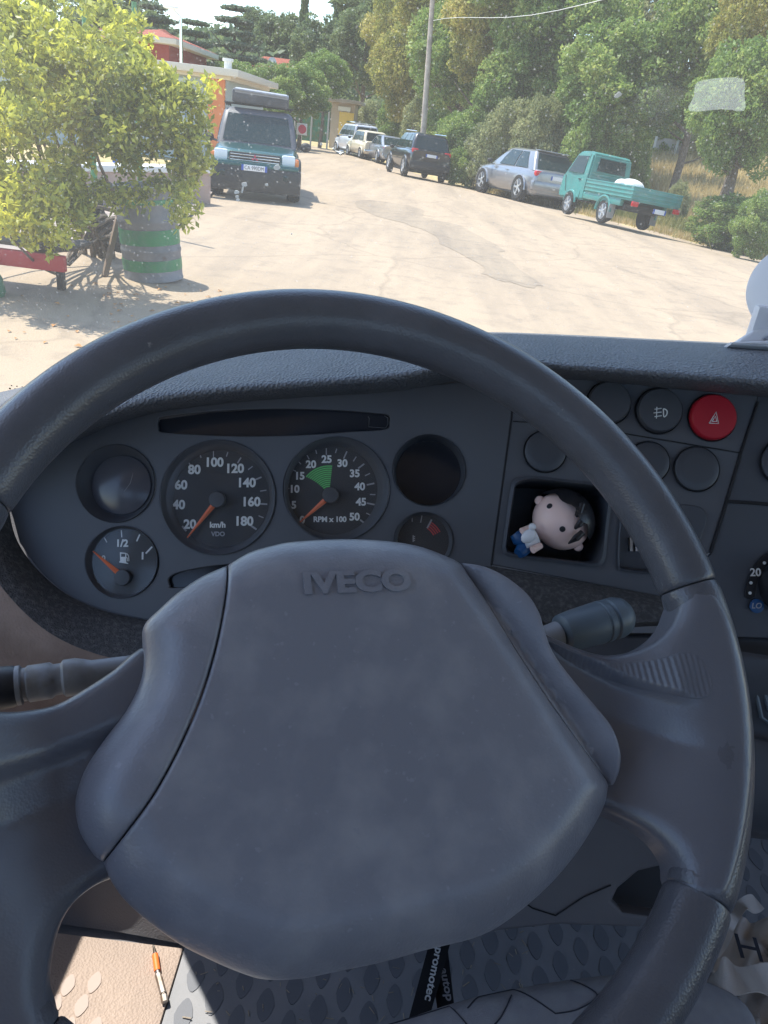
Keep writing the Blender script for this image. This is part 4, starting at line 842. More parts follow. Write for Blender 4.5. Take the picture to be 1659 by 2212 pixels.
# ================================================================ VEGETATION
LM={'far':leafmat('far_foliage',(.10,.15,.075),(.17,.22,.09),(.24,.28,.11),1.2),'cedar':leafmat('cedar_foliage',(.085,.13,.085),(.14,.19,.11),(.20,.24,.13),1.2),
'mid':leafmat('green_foliage',(.11,.19,.045),(.23,.33,.08),(.42,.47,.14),1.4),'yel':leafmat('yellowing_foliage',(.17,.20,.05),(.36,.35,.08),(.56,.46,.14),1.6),
'bush':leafmat('shrub_foliage',(.08,.12,.025),(.42,.44,.08),(.85,.80,.10),1.3),'olive':leafmat('grey_green_foliage',(.17,.20,.09),(.32,.34,.15),(.46,.45,.23),1.4)}
bark=mat('bark',(.10,.075,.055),.95,noise=(12,(.17,.13,.10),.4,.6),bump=('noise',20,.8,.03))
def leaves(rng,cent,rc,n,ls,flat=1.0,asp=.5,updown=0.0,shell=.55,jit=.3):
    cent=np.array(cent); rc=np.array(rc); w_=rc**2; idx=rng.choice(len(cent),n,p=w_/w_.sum()); d=rng.normal(size=(n,3)); d/=np.linalg.norm(d,axis=1)[:,None]; d[:,2]*=flat
    r=(shell+(1-shell)*rng.random(n)**.5)*(1+jit*rng.normal(size=n)*.3); c=cent[idx]+d*(rc[idx]*r)[:,None]
    a=rng.normal(size=(n,3)); a[:,2]*=(1-.5*updown); a[:,2]-=.3; a/=np.linalg.norm(a,axis=1)[:,None]; q=rng.normal(size=(n,3))+np.array([0,0,updown*2]); b=np.cross(a,q); b/=np.linalg.norm(b,axis=1)[:,None]+1e-9
    l=ls*(.6+.8*rng.random(n))[:,None]; nrm=np.cross(a,b)
    V=np.empty((n,4,3)); V[:,0]=c-a*l; V[:,1]=c+b*l*asp+nrm*l*.12; V[:,2]=c+a*l; V[:,3]=c-b*l*asp+nrm*l*.12
    return V.reshape(-1,3)
def leafmesh(name,V,mt):
    n=len(V)//4; me=bpy.data.meshes.new(name); me.vertices.add(len(V)); me.vertices.foreach_set('co',V.ravel().astype(np.float32)); me.loops.add(n*4); me.loops.foreach_set('vertex_index',np.arange(n*4,dtype=np.int32)); me.polygons.add(n); me.polygons.foreach_set('loop_start',np.arange(0,n*4,4,dtype=np.int32)); me.update(); me.materials.append(mt); return me
def crownmesh(name,seed,mt,n,ls,nc=46,kind='round',asp=.5):
    rng=np.random.default_rng(seed); C=[];Rr=[]
    while len(C)<nc:
        v=rng.uniform(-1,1,3)
        if kind=='round':
            q=np.linalg.norm(v)
            if q>.9 or q<.25: continue
            if v[2]<-.75: continue
            C.append(v); Rr.append(rng.uniform(.09,.23))
        elif kind=='cedar':
            lv=rng.integers(0,7)/6; rad=(1-.75*lv)*.95; an=rng.uniform(0,6.28); q=rng.uniform(.15,1)*rad; C.append((q*math.cos(an),q*math.sin(an),-.85+1.75*lv-.10*q)); Rr.append(rng.uniform(.2,.34)*(1-.4*lv))
        elif kind=='cone':
            z=rng.uniform(-1,1); rad=(1-z)/2*.8+.05; an=rng.uniform(0,6.28); C.append((rad*math.cos(an)*.8,rad*math.sin(an)*.8,z)); Rr.append(rng.uniform(.15,.25))
    return leafmesh(name,leaves(rng,C,Rr,n,ls,flat=.28 if kind=='cedar' else .85,asp=asp),mt)
CM={}
def crown(kind,var,cam_d=30):
    key=(kind,var)
    if key not in CM:
        mt=LM[{'round':'mid','yel':'yel','far':'far','cedar':'cedar','olive':'olive','cone':'far'}[kind]]
        CM[key]=crownmesh('crown',hash(key[1])*7+len(kind),mt,{'round':30000,'yel':30000,'far':18000,'cedar':17000,'olive':26000,'cone':9000}[kind],{'round':.033,'yel':.032,'far':.045,'cedar':.045,'olive':.032,'cone':.05}[kind],nc={'cedar':110}.get(kind,170),kind={'cedar':'cedar','cone':'cone'}.get(kind,'round'))
    return CM[key]
rt=random.Random(11)
def tree(name,label,cat,px,py,dist,rx,ry,kind,var,group,trunk=True):   # px,py crown centre in the photo; rx,ry crown half size in photo pixels
    c=AT(px,py,dist); dep=(c-CAM).dot(FW); Rx=rx*dep/F; Rz=ry*dep/F; base=Vector((c.x,c.y,gz(c.x,c.y)-.05))
    if not trunk:
        top=c.z+Rz; Rz=(top-base.z)/2*1.04; c=Vector((c.x,c.y,(top+base.z)/2))
    t=thing(name,label,cat,tuple(base),group)
    o=bpy.data.objects.new('crown',crown(kind,var)); finish(o,t); o.location=(0,0,c.z-base.z); o.scale=(Rx,Rx,Rz); o.rotation_euler=(0,0,rt.uniform(0,6.28))
    if trunk:
        m=MB(); h=c.z-base.z; tr=max(.06,Rx*.06)
        m.tube([base,base+Vector((.1,0,h*.4)),base+Vector((0,.1,h)),base+Vector((.1,.1,h+Rz*.6))],[tr*1.3,tr,tr*.7,tr*.2],8)
        for i in range(6):
            a=i*1.05+rt.uniform(-.3,.3); z0=h*rt.uniform(.45,.9); s=base+Vector((0,0,z0)); e=s+Vector((math.cos(a)*Rx*.65,math.sin(a)*Rx*.65,Rz*.45)); m.tube([s,(s+e)/2+Vector((0,0,-.06*Rz)),e],[tr*.5,tr*.33,tr*.1],6)
        m.out('trunk',bark,t)
    return t
FG='trees on the far hillside'; RG='broadleaf trees behind the parked cars'; HG='bushes along the right verge'
far=[(330,70,95,110,75,'cedar',1,'dark cedar on the skyline above the red roofed house'),(420,95,80,95,65,'cedar',2,'layered cedar standing between street lamp and skyline gap'),(505,75,85,95,75,'cedar',1,'wide dark cedar with flat tiers left of the sky opening'),(560,40,120,60,40,'far',1,'small rounded far tree under the sky opening'),(615,75,110,70,60,'far',2,'hazy far tree in the middle of the skyline'),(655,55,100,28,75,'cone',1,'slim pointed conifer in the middle of the skyline'),(700,95,85,80,75,'far',1,'tall far tree left of the pointed conifer top'),(728,30,120,22,70,'cone',2,'pale far conifer tip against the sky'),(790,90,75,85,85,'far',2,'dark tree behind the kiosk'),(860,60,70,85,110,'yel',1,'brownish tall tree left of the utility pole'),(250,30,110,130,70,'far',1,'far tree at the top left behind the scaffold poles'),(800,20,110,110,60,'far',2,'distant tree top near the utility pole'),(450,150,70,90,50,'cedar',2,'low cedar crown above the flat roof')]
for i,(px,py,d,rx,ry,k_,v_,l) in enumerate(far): tree('hillside_tree',l,'tree',px,py+22,d,rx,ry,k_,v_,FG)
mid=[(520,185,50,75,48,'round',1,'bright green round bush directly behind the roof box'),(590,195,48,70,55,'round',2,'bright green round tree right of the roof box'),(650,200,52,65,60,'round',1,'bright round tree above the red and white sign'),(700,165,58,60,50,'round',3,'round green tree left of the kiosk roof'),(570,225,46,60,38,'round',3,'low green bush between roof box and sign')]
for px,py,d,rx,ry,k_,v_,l in mid: tree('round_tree',l,'tree',px,py,d,rx,ry,k_,v_,'round trees behind the dark green car')
HT=AT(600,95,215).z-4
hillm=mat('hill_ground',(.05,.07,.03),.95,noise=(.05,(.08,.10,.04),.4,.6))
def hz_(x,y): return max(0,min(1,(y-95)/120))**1.0*(HT+3*math.sin(x*.03+1)+1.5*math.sin(x*.09)+ .03*x)-.3
xs_=[-300+15*i for i in range(42)]; ys_=[90+12*i for i in range(22)]; V=[(x,y,hz_(x,y)) for y in ys_ for x in xs_]; mk('hill',V,[(j*42+i,j*42+i+1,(j+1)*42+i+1,(j+1)*42+i) for j in range(21) for i in range(41)],hillm,None,True,180,kind='structure')
rng=np.random.default_rng(21); C=[];Rr=[]
for _ in range(900):
    y=rng.uniform(95,230); x=rng.uniform(-.75,.75)*y; r=rng.uniform(2.5,5.5); C.append((x,y,hz_(x,y)+r*.7)); Rr.append(r)
fw=bpy.data.objects.new('woodland',leafmesh('woodland',leaves(rng,C,Rr,90000,.75,flat=.9,asp=.6,shell=.75),LM['far'])); finish(fw,None,'distant wood covering the hillside as one green mass','wood',None,'stuff')
rgt=[(905,150,60,95,110,'yel',2,'yellow-green tree behind the utility pole'),(1010,110,46,120,130,'round',1,'big green tree right of the utility pole'),(1080,60,40,120,130,'yel',1,'yellowing tall tree right of the utility pole'),(1140,190,36,110,110,'round',2,'green tree directly above the silver hatchback'),(1230,60,36,150,140,'round',3,'tall green tree under the overhead cable'),(1330,190,31,130,120,'round',1,'green tree above the turquoise pickup cab'),(1400,70,44,110,110,'olive',1,'grey-green cedar-like tree near the right sky gap'),(1540,60,30,130,140,'round',2,'dense tree filling the top right corner'),(1620,240,21,120,140,'round',3,'close dark green tree at the right edge'),(1500,225,36,85,60,'round',1,'tree with low crown over the dry field'),(960,20,52,110,100,'yel',2,'sunlit yellow tree crown at the top beside the pole'),(1180,-60,38,200,110,'round',1,'topmost green crown cut by the upper edge'),(1660,60,24,110,150,'yel',1,'yellowish tree at the far right edge')]
for px,py,d,rx,ry,k_,v_,l in rgt: tree('broadleaf_tree',l,'tree',px,py,d,rx*1.08,ry*1.08,k_,v_,RG)
hed=[(810,255,66,50,35,'olive',1,'grey-green bush above the white van'),(870,240,62,60,45,'round',2,'green bush at the foot of the utility pole'),(930,250,54,60,55,'olive',2,'grey-green bush behind the black car'),(1010,300,36,75,60,'round',3,'leafy bush between black car and silver hatchback'),(1000,350,34,45,30,'round',1,'low green weeds right of the black car'),(1090,275,33,75,60,'olive',1,'pale olive bush left of the silver hatchback roof'),(1180,260,32,75,55,'olive',2,'pale olive bush behind the silver hatchback'),(1290,270,30,70,45,'round',2,'bush behind the pickup cab'),(1385,345,31,30,28,'round',1,'bright weeds behind the pickup bed'),(1350,300,34,45,30,'round',3,'shrub above the white sack'),(780,300,80,40,20,'olive',1,'low bush behind the white van'),(1040,285,44,60,40,'olive',3,'dull green bush farther back between black car and silver hatchback'),(1130,300,42,60,35,'round',2,'fresh green bush showing over the silver hatchback bonnet'),(1240,300,40,60,35,'round',1,'bush farther back between hatchback and pickup cab'),(960,270,50,55,35,'round',1,'fresh green bush over the black car roof'),(1440,262,46,60,30,'round',2,'bush line under the trees beyond the field wall'),(1560,280,44,70,40,'olive',3,'grey-green bush line beyond the field at the right edge')]
for px,py,d,rx,ry,k_,v_,l in hed: tree('verge_bush',l,'bush',px,py,d,rx,ry,k_,v_,HG,trunk=False)
dk=[(1590,470,20.5,105,48,'round',2,'shaded dark weeds right of the pickup bed'),(1640,480,17.5,60,60,'round',3,'bright green weed clump at the right edge above the mount'),(1470,405,27,30,16,'olive',2,'low tuft of weeds beside the wire fence')]
for px,py,d,rx,ry,k_,v_,l in dk: tree('verge_bush',l,'bush',px,py,d,rx,ry,k_,v_,HG,trunk=False)
# the big yellow-green shrub on the left
rng=np.random.default_rng(4); C=[];Rr=[]
lob=[(330,180,6.6,75),(255,140,6.8,90),(400,330,6.5,70),(60,150,6.6,150),(150,90,6.9,120),(60,330,6.2,160),(200,220,6.5,150),(260,330,6.4,120),(330,210,6.6,90),(380,290,6.5,95),(420,360,6.6,60),(385,385,6.5,55),(120,440,6.0,110),(30,480,5.8,90),(165,430,6.2,65),(-80,300,6.4,180),(320,120,6.9,60),(250,70,7.2,80),(388,445,6.4,34),(60,40,7.3,110),(430,260,6.6,50),(95,520,5.9,50)]
for px,py,d,r in lob:
    c=AT(px,py,d); rr_=r*(c-CAM).dot(FW)/F
    for _ in range(int(5+r/9)):
        v=rng.normal(size=3); v/=np.linalg.norm(v); q=rng.random()**.4*rr_*.8; C.append(np.array(c)+v*q); Rr.append(rr_*rng.uniform(.14,.36))
for _ in range(46):      # loose sprigs sticking out of the outline
    px_,py_=float(rng.choice([rng.uniform(0,330),rng.uniform(250,470)])),float(rng.uniform(20,480))
    c=np.array(AT(px_,py_,6.3+float(rng.uniform(-.3,.3))))
    if px_>250+ .35*py_ and py_<150: continue
    C.append(c); Rr.append(rng.uniform(.07,.13))
bb=GG(215,560); sh=thing('shrub','large yellow-green broadleaf shrub at the left with drooping branches over the oil drum','shrub',(bb.x,bb.y+.2,0))
V=leaves(rng,C,Rr,32000,.029,flat=1.0,asp=.45,shell=.15,jit=.9); me=leafmesh('foliage',V-np.array([bb.x,bb.y+.2,0]),LM['bush']); finish(bpy.data.objects.new('foliage',me),sh)
m=MB(); base=Vector((bb.x,bb.y+.2,0)); rs_=random.Random(2)
for i in range(0,len(C),6):
    e=Vector(C[i])
    if e.x>bb.x+.55: continue
    e=e; s=base+Vector((rs_.uniform(-.25,.25),rs_.uniform(-.2,.2),0)); mdl=(s*.45+e*.55)+Vector((rs_.uniform(-.15,.15),0,-.25)); P=[Vector(q) for q in catmull([tuple(s),tuple(s*.8+mdl*.2+Vector((0,0,.35))),tuple(mdl),tuple(e)],3)]; m.tube(P,[.028*(1-j/len(P))+.004 for j in range(len(P))],5)
m.out('branches',bark,sh)
# grass
def grass(name,label,pts,n,h,mt,seed,spread):
    rng=np.random.default_rng(seed); P=np.array(pts); 
    k0=rng.integers(0,len(P)-1,n); t=rng.random(n)[:,None]; c=P[k0]*(1-t)+P[k0+1]*t+rng.normal(size=(n,2))*spread*np.array([1,1]); z=np.array([gz(a,b) for a,b in c]); hh=h*(.4+.9*rng.random(n)); an=rng.uniform(0,6.28,n); ln=rng.uniform(.1,.7,n)*hh; w_=.008+.007*rng.random(n)
    d=np.stack([np.cos(an),np.sin(an)],1); s=np.stack([-d[:,1],d[:,0]],1); V=np.empty((n,4,3))
    V[:,0,:2]=c-s*w_[:,None]; V[:,1,:2]=c+s*w_[:,None]; V[:,2,:2]=c+d*ln[:,None]+s*w_[:,None]*.2; V[:,3,:2]=c+d*ln[:,None]-s*w_[:,None]*.2; V[:,0,2]=V[:,1,2]=z; V[:,2,2]=V[:,3,2]=z+hh
    o=bpy.data.objects.new(name,leafmesh(name,V.reshape(-1,3),mt)); finish(o,None,label,'grass',None,'stuff')
dry=leafmat('dry_grass_blades',(.36,.28,.12),(.52,.40,.20),(.64,.53,.30),.8); grn=leafmat('green_grass_blades',(.10,.14,.03),(.25,.24,.07),(.50,.40,.16),.8)
edge=[Vector((9.9,10)),Vector((9.5,13)),Vector((9.0,16.5)),Vector((8.4,20.5)),Vector((7.3,25)),Vector((5.4,29)),Vector((3.8,32.5)),Vector((2.3,36.5))]
grass('dry_grass','dry straw-coloured grass fringe along the right road edge',[tuple(p) for p in edge],16000,.16,dry,1,.22)
grass('weeds','mixed green and dry grass behind the right road edge',[(p.x+1.2,p.y+.6) for p in edge],26000,.4,grn,2,.7)
n0,n1=Vector((8.6,24.5,-.3)),Vector((15,21,-.3)); q0_,q1_=AT(1330,338,45),AT(1760,352,45)
def fld(a,b): return (n0*(1-a)+n1*a)*(1-b)+(q0_*(1-a)+q1_*a)*b
mk('field',[fld(i/12,j/12) for j in range(13) for i in range(13)],[(j*13+i,j*13+i+1,(j+1)*13+i+1,(j+1)*13+i) for j in range(12) for i in range(12)],mat('straw_field_ground',(.50,.37,.17),.95,noise=(1.2,(.33,.29,.11),.42,.62,8)),None,True,180,kind='structure')
rg_=np.random.default_rng(3); nf=30000; aa,bb_=rg_.random(nf),rg_.random(nf)**1.3; A0=np.array(n0);A1=np.array(n1);B0=np.array(q0_);B1=np.array(q1_); c=(A0+(A1-A0)*aa[:,None])*(1-bb_[:,None])+(B0+(B1-B0)*aa[:,None])*bb_[:,None]; h_=.45*(.4+.8*rg_.random(nf)); an=rg_.uniform(0,6.28,nf); V=np.empty((nf,4,3)); dd_=np.stack([np.cos(an),np.sin(an),0*an],1); ss_=np.stack([-np.sin(an),np.cos(an),0*an],1); up_=np.zeros((nf,3)); up_[:,2]=h_
V[:,0]=c-ss_*.012; V[:,1]=c+ss_*.012; V[:,2]=c+up_+dd_*.15+ss_*.004; V[:,3]=c+up_+dd_*.15-ss_*.004
finish(bpy.data.objects.new('field_grass',leafmesh('field_grass',V.reshape(-1,3),dry)),None,'tall dry straw grass of the field beyond the wire fence','grass',None,'stuff')
m=MB(); rl=random.Random(8); lv=MB()
for i in range(70):
    p=GG(rl.uniform(230,520),rl.uniform(612,700)) if i<46 else GG(rl.uniform(0,300),rl.uniform(600,760)); a=rl.uniform(0,6.3); l=rl.uniform(.014,.034); c_,s_=math.cos(a),math.sin(a)
    z=p.z+.005; q=[Vector((p.x+c_*l,p.y+s_*l,z)),Vector((p.x-s_*l*.6,p.y+c_*l*.6,z+l*.5)),Vector((p.x-c_*l,p.y-s_*l,z+.004)),Vector((p.x+s_*l*.6,p.y-c_*l*.6,z+l*.3))]; lv.add(q,[(0,1,2,3)])
lv.out('fallen_leaves',mat('dead_leaf',(.50,.24,.08),.8),None,smooth=False,label='scattered orange-brown dead leaves on the road below the shrub',cat='leaves',kind='stuff')
# ================================================================ CARS
tyre=mat('tyre_rubber',(.02,.02,.021),.85); rimm=mat('wheel_rim',(.55,.56,.58),.35,.6); glassd=mat('car_window',(.012,.03,.034),.12,spec=.35); darkp=mat('car_black_trim',(.02,.02,.022),.6); redl=mat('tail_lamp',(.55,.01,.02),.2); whl=mat('head_lamp',(.75,.77,.78),.12); orl=mat('indicator_lamp',(.85,.22,.03),.25); platew=mat('number_plate',(.75,.75,.76),.5); plblue=mat('plate_blue',(.02,.08,.4),.5); chrome=mat('chrome',(.7,.7,.72),.15,1.0)
seatd=mat('car_seat_dark',(.04,.045,.05),.9)
def paint(n,c,metal=.35): return mat(n,c,.3,metal,coat=.8,noise=(3,tuple(q*.9 for q in c),.4,.7))
def wheel_at(root,x,y,r,w_,spokes=5,name='wheel'):
    sgn=1 if y>0 else -1; ax=Vector((0,sgn,0)); m=MB(); O=Vector((x,y-sgn*w_,r))
    m.lathe(O,ax,[(r*.62,0),(r*.94,0),(r,w_*.15),(r,w_*.85),(r*.95,w_*1.0),(r*.68,w_*1.0),(r*.66,w_*.9)],28,cap1=False); t=m.out(name,tyre,root)
    m=MB(); m.lathe(O,ax,[(r*.67,w_*.3),(r*.67,w_*.93),(r*.63,w_*.95),(r*.6,w_*.7),(r*.2,w_*.7),(r*.18,w_*.95),(r*.02,w_*.97)],28)
    for k_ in range(spokes):
        a=2*math.pi*k_/spokes; d=Vector((math.cos(a),0,math.sin(a))); Mx=Matrix((d,ax,d.cross(ax))).transposed(); m.box(O+ax*(w_*.85)+d*r*.38,(r*.52,w_*.16,r*.15),Mx,bev=.006)
    m.out('rim',rimm,t)
def bodyloft(root,st,mt,name='body'):
    V=[];Fc=[];pr=[(0,0,0),(.82,0,0),(.95,.16,0),(1.0,.42,0),(.995,.66,0),(.965,.88,0),(.88,.985,0),(.55,1.02,0),(0,1.035,0)]
    st2=catmull(st,3)
    for x,zb,zt,w_ in st2:
        h=zt-zb; ring=[(w_*a,zb+h*b) for a,b,_ in pr]; full_=ring+[(-a,b) for a,b in ring[-2:0:-1]]
        for y,z in full_: V.append(Vector((x,y,z)))
    n=len(pr)*2-2
    for i in range(len(st2)-1):
        for k_ in range(n): Fc.append((i*n+k_,i*n+(k_+1)%n,(i+1)*n+(k_+1)%n,(i+1)*n+k_))
    Fc.append(tuple(range(n))[::-1]); Fc.append(tuple((len(st2)-1)*n+k_ for k_ in range(n)))
    return mk(name,V,Fc,mt,root,True,45)
def rring(x0,x1,hw,z,r,n=4):
    P=[]; 
    for cx,cy,a0 in((x1-r,hw-r,0),(x0+r,hw-r,90),(x0+r,-hw+r,180),(x1-r,-hw+r,270)):
        for k_ in range(n+1):
            a=R_(a0+90*k_/n); P.append(Vector((cx+r*math.cos(a),cy+r*math.sin(a),z)))
    return P
def greenhouse(root,xr,xf,hw,zb,xr2,xf2,hw2,zt,mt,wins,rear=True,front=True,roofmat=None):
    g=lambda t:(xr+(xr2-xr)*t,xf+(xf2-xf)*t,hw+(hw2-hw)*t**1.3,zb+(zt-zb)*t)
    V=[];Fc=[];L_=[]
    for t,ins in((0,0),(.5,0),(.9,0),(1.0,.05),(1.03,.16)):
        a,b,c,z=g(min(t,1)); z=zb+(zt-zb)*t; L_.append(rring(a+ins,b-ins*1.6,c-ins,z,.10))
    n=len(L_[0])
    for r in L_: V+=r
    for i in range(len(L_)-1):
        for k_ in range(n): Fc.append((i*n+k_,i*n+(k_+1)%n,(i+1)*n+(k_+1)%n,(i+1)*n+k_))
    Fc.append(tuple((len(L_)-1)*n+k_ for k_ in range(n)))
    mk('roof',V,Fc,roofmat or mt,root,True,50)
    for s in(1,-1):
        for (a0,a1,b0,b1) in wins:       # fractions along the belt (bottom a0..a1, top b0..b1)
            m=MB(); q=[]
            for t,f0,f1 in((.08,a0,a1),(.5,(a0+b0)/2,(a1+b1)/2),(.88,b0,b1)):
                x0,x1,c,z=g(t); y=s*(c+.012+(.008 if t==.5 else 0)); q.append((Vector((x0+(x1-x0)*f0,y,z)),Vector((x0+(x1-x0)*f1,y,z))))
            for (a,b),(c,d) in zip(q,q[1:]): m.add([a,b,d,c,a-Vector((0,s*.02,0)),b-Vector((0,s*.02,0)),d-Vector((0,s*.02,0)),c-Vector((0,s*.02,0))],[(0,1,2,3),(4,7,6,5),(0,4,5,1),(2,6,7,3),(0,3,7,4),(1,5,6,2)])
            m.out('side_window',glassd,root,True,30)
    for on,i_,sx,nm in((rear,0,-1,'rear_window'),(front,1,1,'windscreen')):
        if on:
            m=MB(); rows=[]
            for t in(.1,.5,.86):
                v=g(t); rows.append([Vector((v[i_]+sx*.014,u_,v[3])) for u_ in (-v[2]*.86,-v[2]*.45,0,v[2]*.45,v[2]*.86)])
            for a,b in zip(rows,rows[1:]):
                for k_ in range(4): m.add([a[k_],a[k_+1],b[k_+1],b[k_]],[(0,1,2,3)])
            fl=m.V[:]; m.add([v-Vector((sx*.02,0,0)) for v in fl],m.F[:]); m.out(nm,glassd,root,True,60)
def slab(root,name,c,sz,mt,bev=.01,M_=None,parent=None,**k): m=MB(); m.box(c,sz,M_,bev=bev); return m.out(name,mt,parent or root,True,40,**k)
def archs(root,pts,w_,mt,r,th=.05,span=(0,180)):
    for x,y in pts:
        s=1 if y>0 else -1; m=MB(); P=[Vector((x+r*math.cos(R_(a)),y,r*.78+r*math.sin(R_(a)))) for a in np.linspace(span[0],span[1],12)]; m.tube(P,th,8); m.out('wheel_arch',mt,root)
        m=MB(); m.lathe(Vector((x,y-s*.14,r*.78)),Vector((0,s,0)),[(r*.97,0),(r*.97,.125)],28); m.out('arch_well',darkp,root)
def plateat(root,x,z,hw,sx,txt=None,y=0):
    p=slab(root,'number_plate',(x,y,z),(.02,hw*2,.11),platew,.004)
    for s in(1,-1): slab(root,'plate_band',(x+sx*.0,y+s*(hw-.022),z),(.024,.044,.112),plblue,0,parent=p)
    if txt:
        fr_=Frame((x+sx*.0125,y,z),(sx,0,0),(0,sx,0)); V,Fc=textV(txt,.105,fr_,0,0,0,ext=.0005,sx=.78); MB().add(V,Fc).out('plate_lettering',darkp,p,smooth=False)
def place(root,px,py,head,scale=1,roll=0,local=(0,0)):
    p=GG(px,py); h=R_(head); off=Vector((local[0]*math.cos(h)-local[1]*math.sin(h),local[0]*math.sin(h)+local[1]*math.cos(h),0))*scale
    root.location=p-off+Vector((0,0,.0)); root.rotation_euler=(R_(roll),0,h); root.scale=(scale,)*3
    if roll: root.location.z-= 0
# --- dark green off-roader, facing us
pg=mat('dark_green_paint',(.003,.075,.075),.28,.35,coat=.35,noise=(3,(.003,.065,.068),.4,.7)); pgrey=mat('grey_lower_paint',(.014,.017,.02),.5); proof=mat('faded_roof_paint',(.085,.085,.10),.5)
su=thing('offroad_car','dark green off-road car facing us with grey soft box on its roof rack','off-road car')
bodyloft(su,[(-2.2,.55,1.0,.80),(-2.15,.5,1.05,.85),(-1.0,.5,1.06,.87),(.6,.5,1.06,.87),(1.0,.5,1.06,.86),(1.9,.52,1.0,.83),(2.12,.54,.96,.80),(2.2,.56,.9,.76)],pg)
greenhouse(su,-2.1,1.02,.83,1.04,-1.95,.55,.70,1.76,pg,[(.03,.28,.06,.28),(.31,.6,.31,.58),(.63,.96,.61,.9)],roofmat=proof)
archs(su,[(1.4,.86),(1.4,-.86),(-1.35,.86),(-1.35,-.86)],.1,pgrey,.47,.065)
for x in(1.4,-1.35):
    for y in(.93,-.93): wheel_at(su,x,y,.40,.27,6)
m=MB(); m.box((2.27,0,.44),(.30,1.84,.50),bev=.07); m.out('front_bumper',pgrey,su)
m=MB(); m.box((2.245,0,.70),(.30,1.74,.14),bev=.05); m.out('bumper_top',pg,su)
m=MB(); m.box((2.16,0,.84),(.12,1.0,.20),bev=.02); gr=m.out('grille',darkp,su)
for i in range(3): slab(su,'grille_bar',(2.225,0,.785+i*.055),(.02,.96,.016),chrome,.004,parent=gr)
em=mat('red_emblem',(.55,.03,.08),.4)
for a in(90,210,330):
    d=Vector((0,math.cos(R_(a)),math.sin(R_(a)))); n=Vector((0,-d.z,d.y)); c=Vector((2.245,0,.845)); m=MB(); q=[c,c+d*.038+n*.022,c+d*.076,c+d*.038-n*.022]; m.add(q+[v+Vector((.008,0,0)) for v in q],[(0,1,2,3),(7,6,5,4),(0,4,5,1),(1,5,6,2),(2,6,7,3),(3,7,4,0)]); m.out('emblem_diamond',em,gr,smooth=False)
for s in(1,-1):
    m=MB(); m.box((2.15,s*.66,.86),(.14,.27,.21),bev=.05); m.out('headlight',whl,su)
    m=MB(); m.box((2.11,s*.815,.83),(.14,.10,.15),bev=.03); m.out('indicator',orl,su)
    m=MB(); m.ellipsoid((.80,s*1.02,1.12),(.08,.12,.10)); m.tube([(.82,s*.84,1.06),(.80,s*.98,1.1)],.025,6); m.out('wing_mirror',darkp,su)
    m=MB(); m.lathe(Vector((2.40,s*.62,.53)),Vector((1,0,0)),[(.065,0),(.065,.03),(.05,.035)],20); m.out('fog_lamp',glassd,su)
plateat(su,2.42,.66,.25,1,'CA 990DM')
for s in(1,-1):
    m=MB(); m.box((.15,s*.33,1.18),(.12,.42,.30),bev=.05)
    m.out('seat',seatd,su) if 0 else None
bb=mat('roof_box_fabric',(.045,.045,.052),.5,noise=(4,(.075,.075,.085),.4,.6)); rb=thing('roof_box','dark grey soft roof tent box strapped on the rack of the green off-road car','roof box')
m=MB(); m.box((0,0,0),(1.3,1.2,.27),bev=.06); bx_=m.out('box_shell',bb,rb); m=MB(); m.box((.64,.02,.09),(.04,1.12,.05),bev=.015); m.box((.3,0,.13),(.8,1.1,.04),bev=.015); m.out('box_top_edge',mat('pale_edge_trim',(.28,.28,.31),.5),rb)
m=MB(); 
for x in(-.9,-.2,.4):
    m.tube([(x,-.72,1.86),(x,.72,1.86)],.02,6)
    for s in(1,-1): m.tube([(x,s*.66,1.8),(x,s*.7,1.86)],.02,6)
m.tube([(-1.1,.7,1.86),(.5,.7,1.86)],.02,6); m.tube([(-1.1,-.7,1.86),(.5,-.7,1.86)],.02,6); m.out('roof_rack',darkp,su)
place(su,548,434,-80,1.0,local=(2.2,0))
su.scale=(1.0,1.0,.93)
rb.location=su.matrix_basis@Vector((-.15,.03,2.03)); rb.rotation_euler=(R_(-1.5),R_(3),su.rotation_euler.z); rb.scale=(1,1,.92)
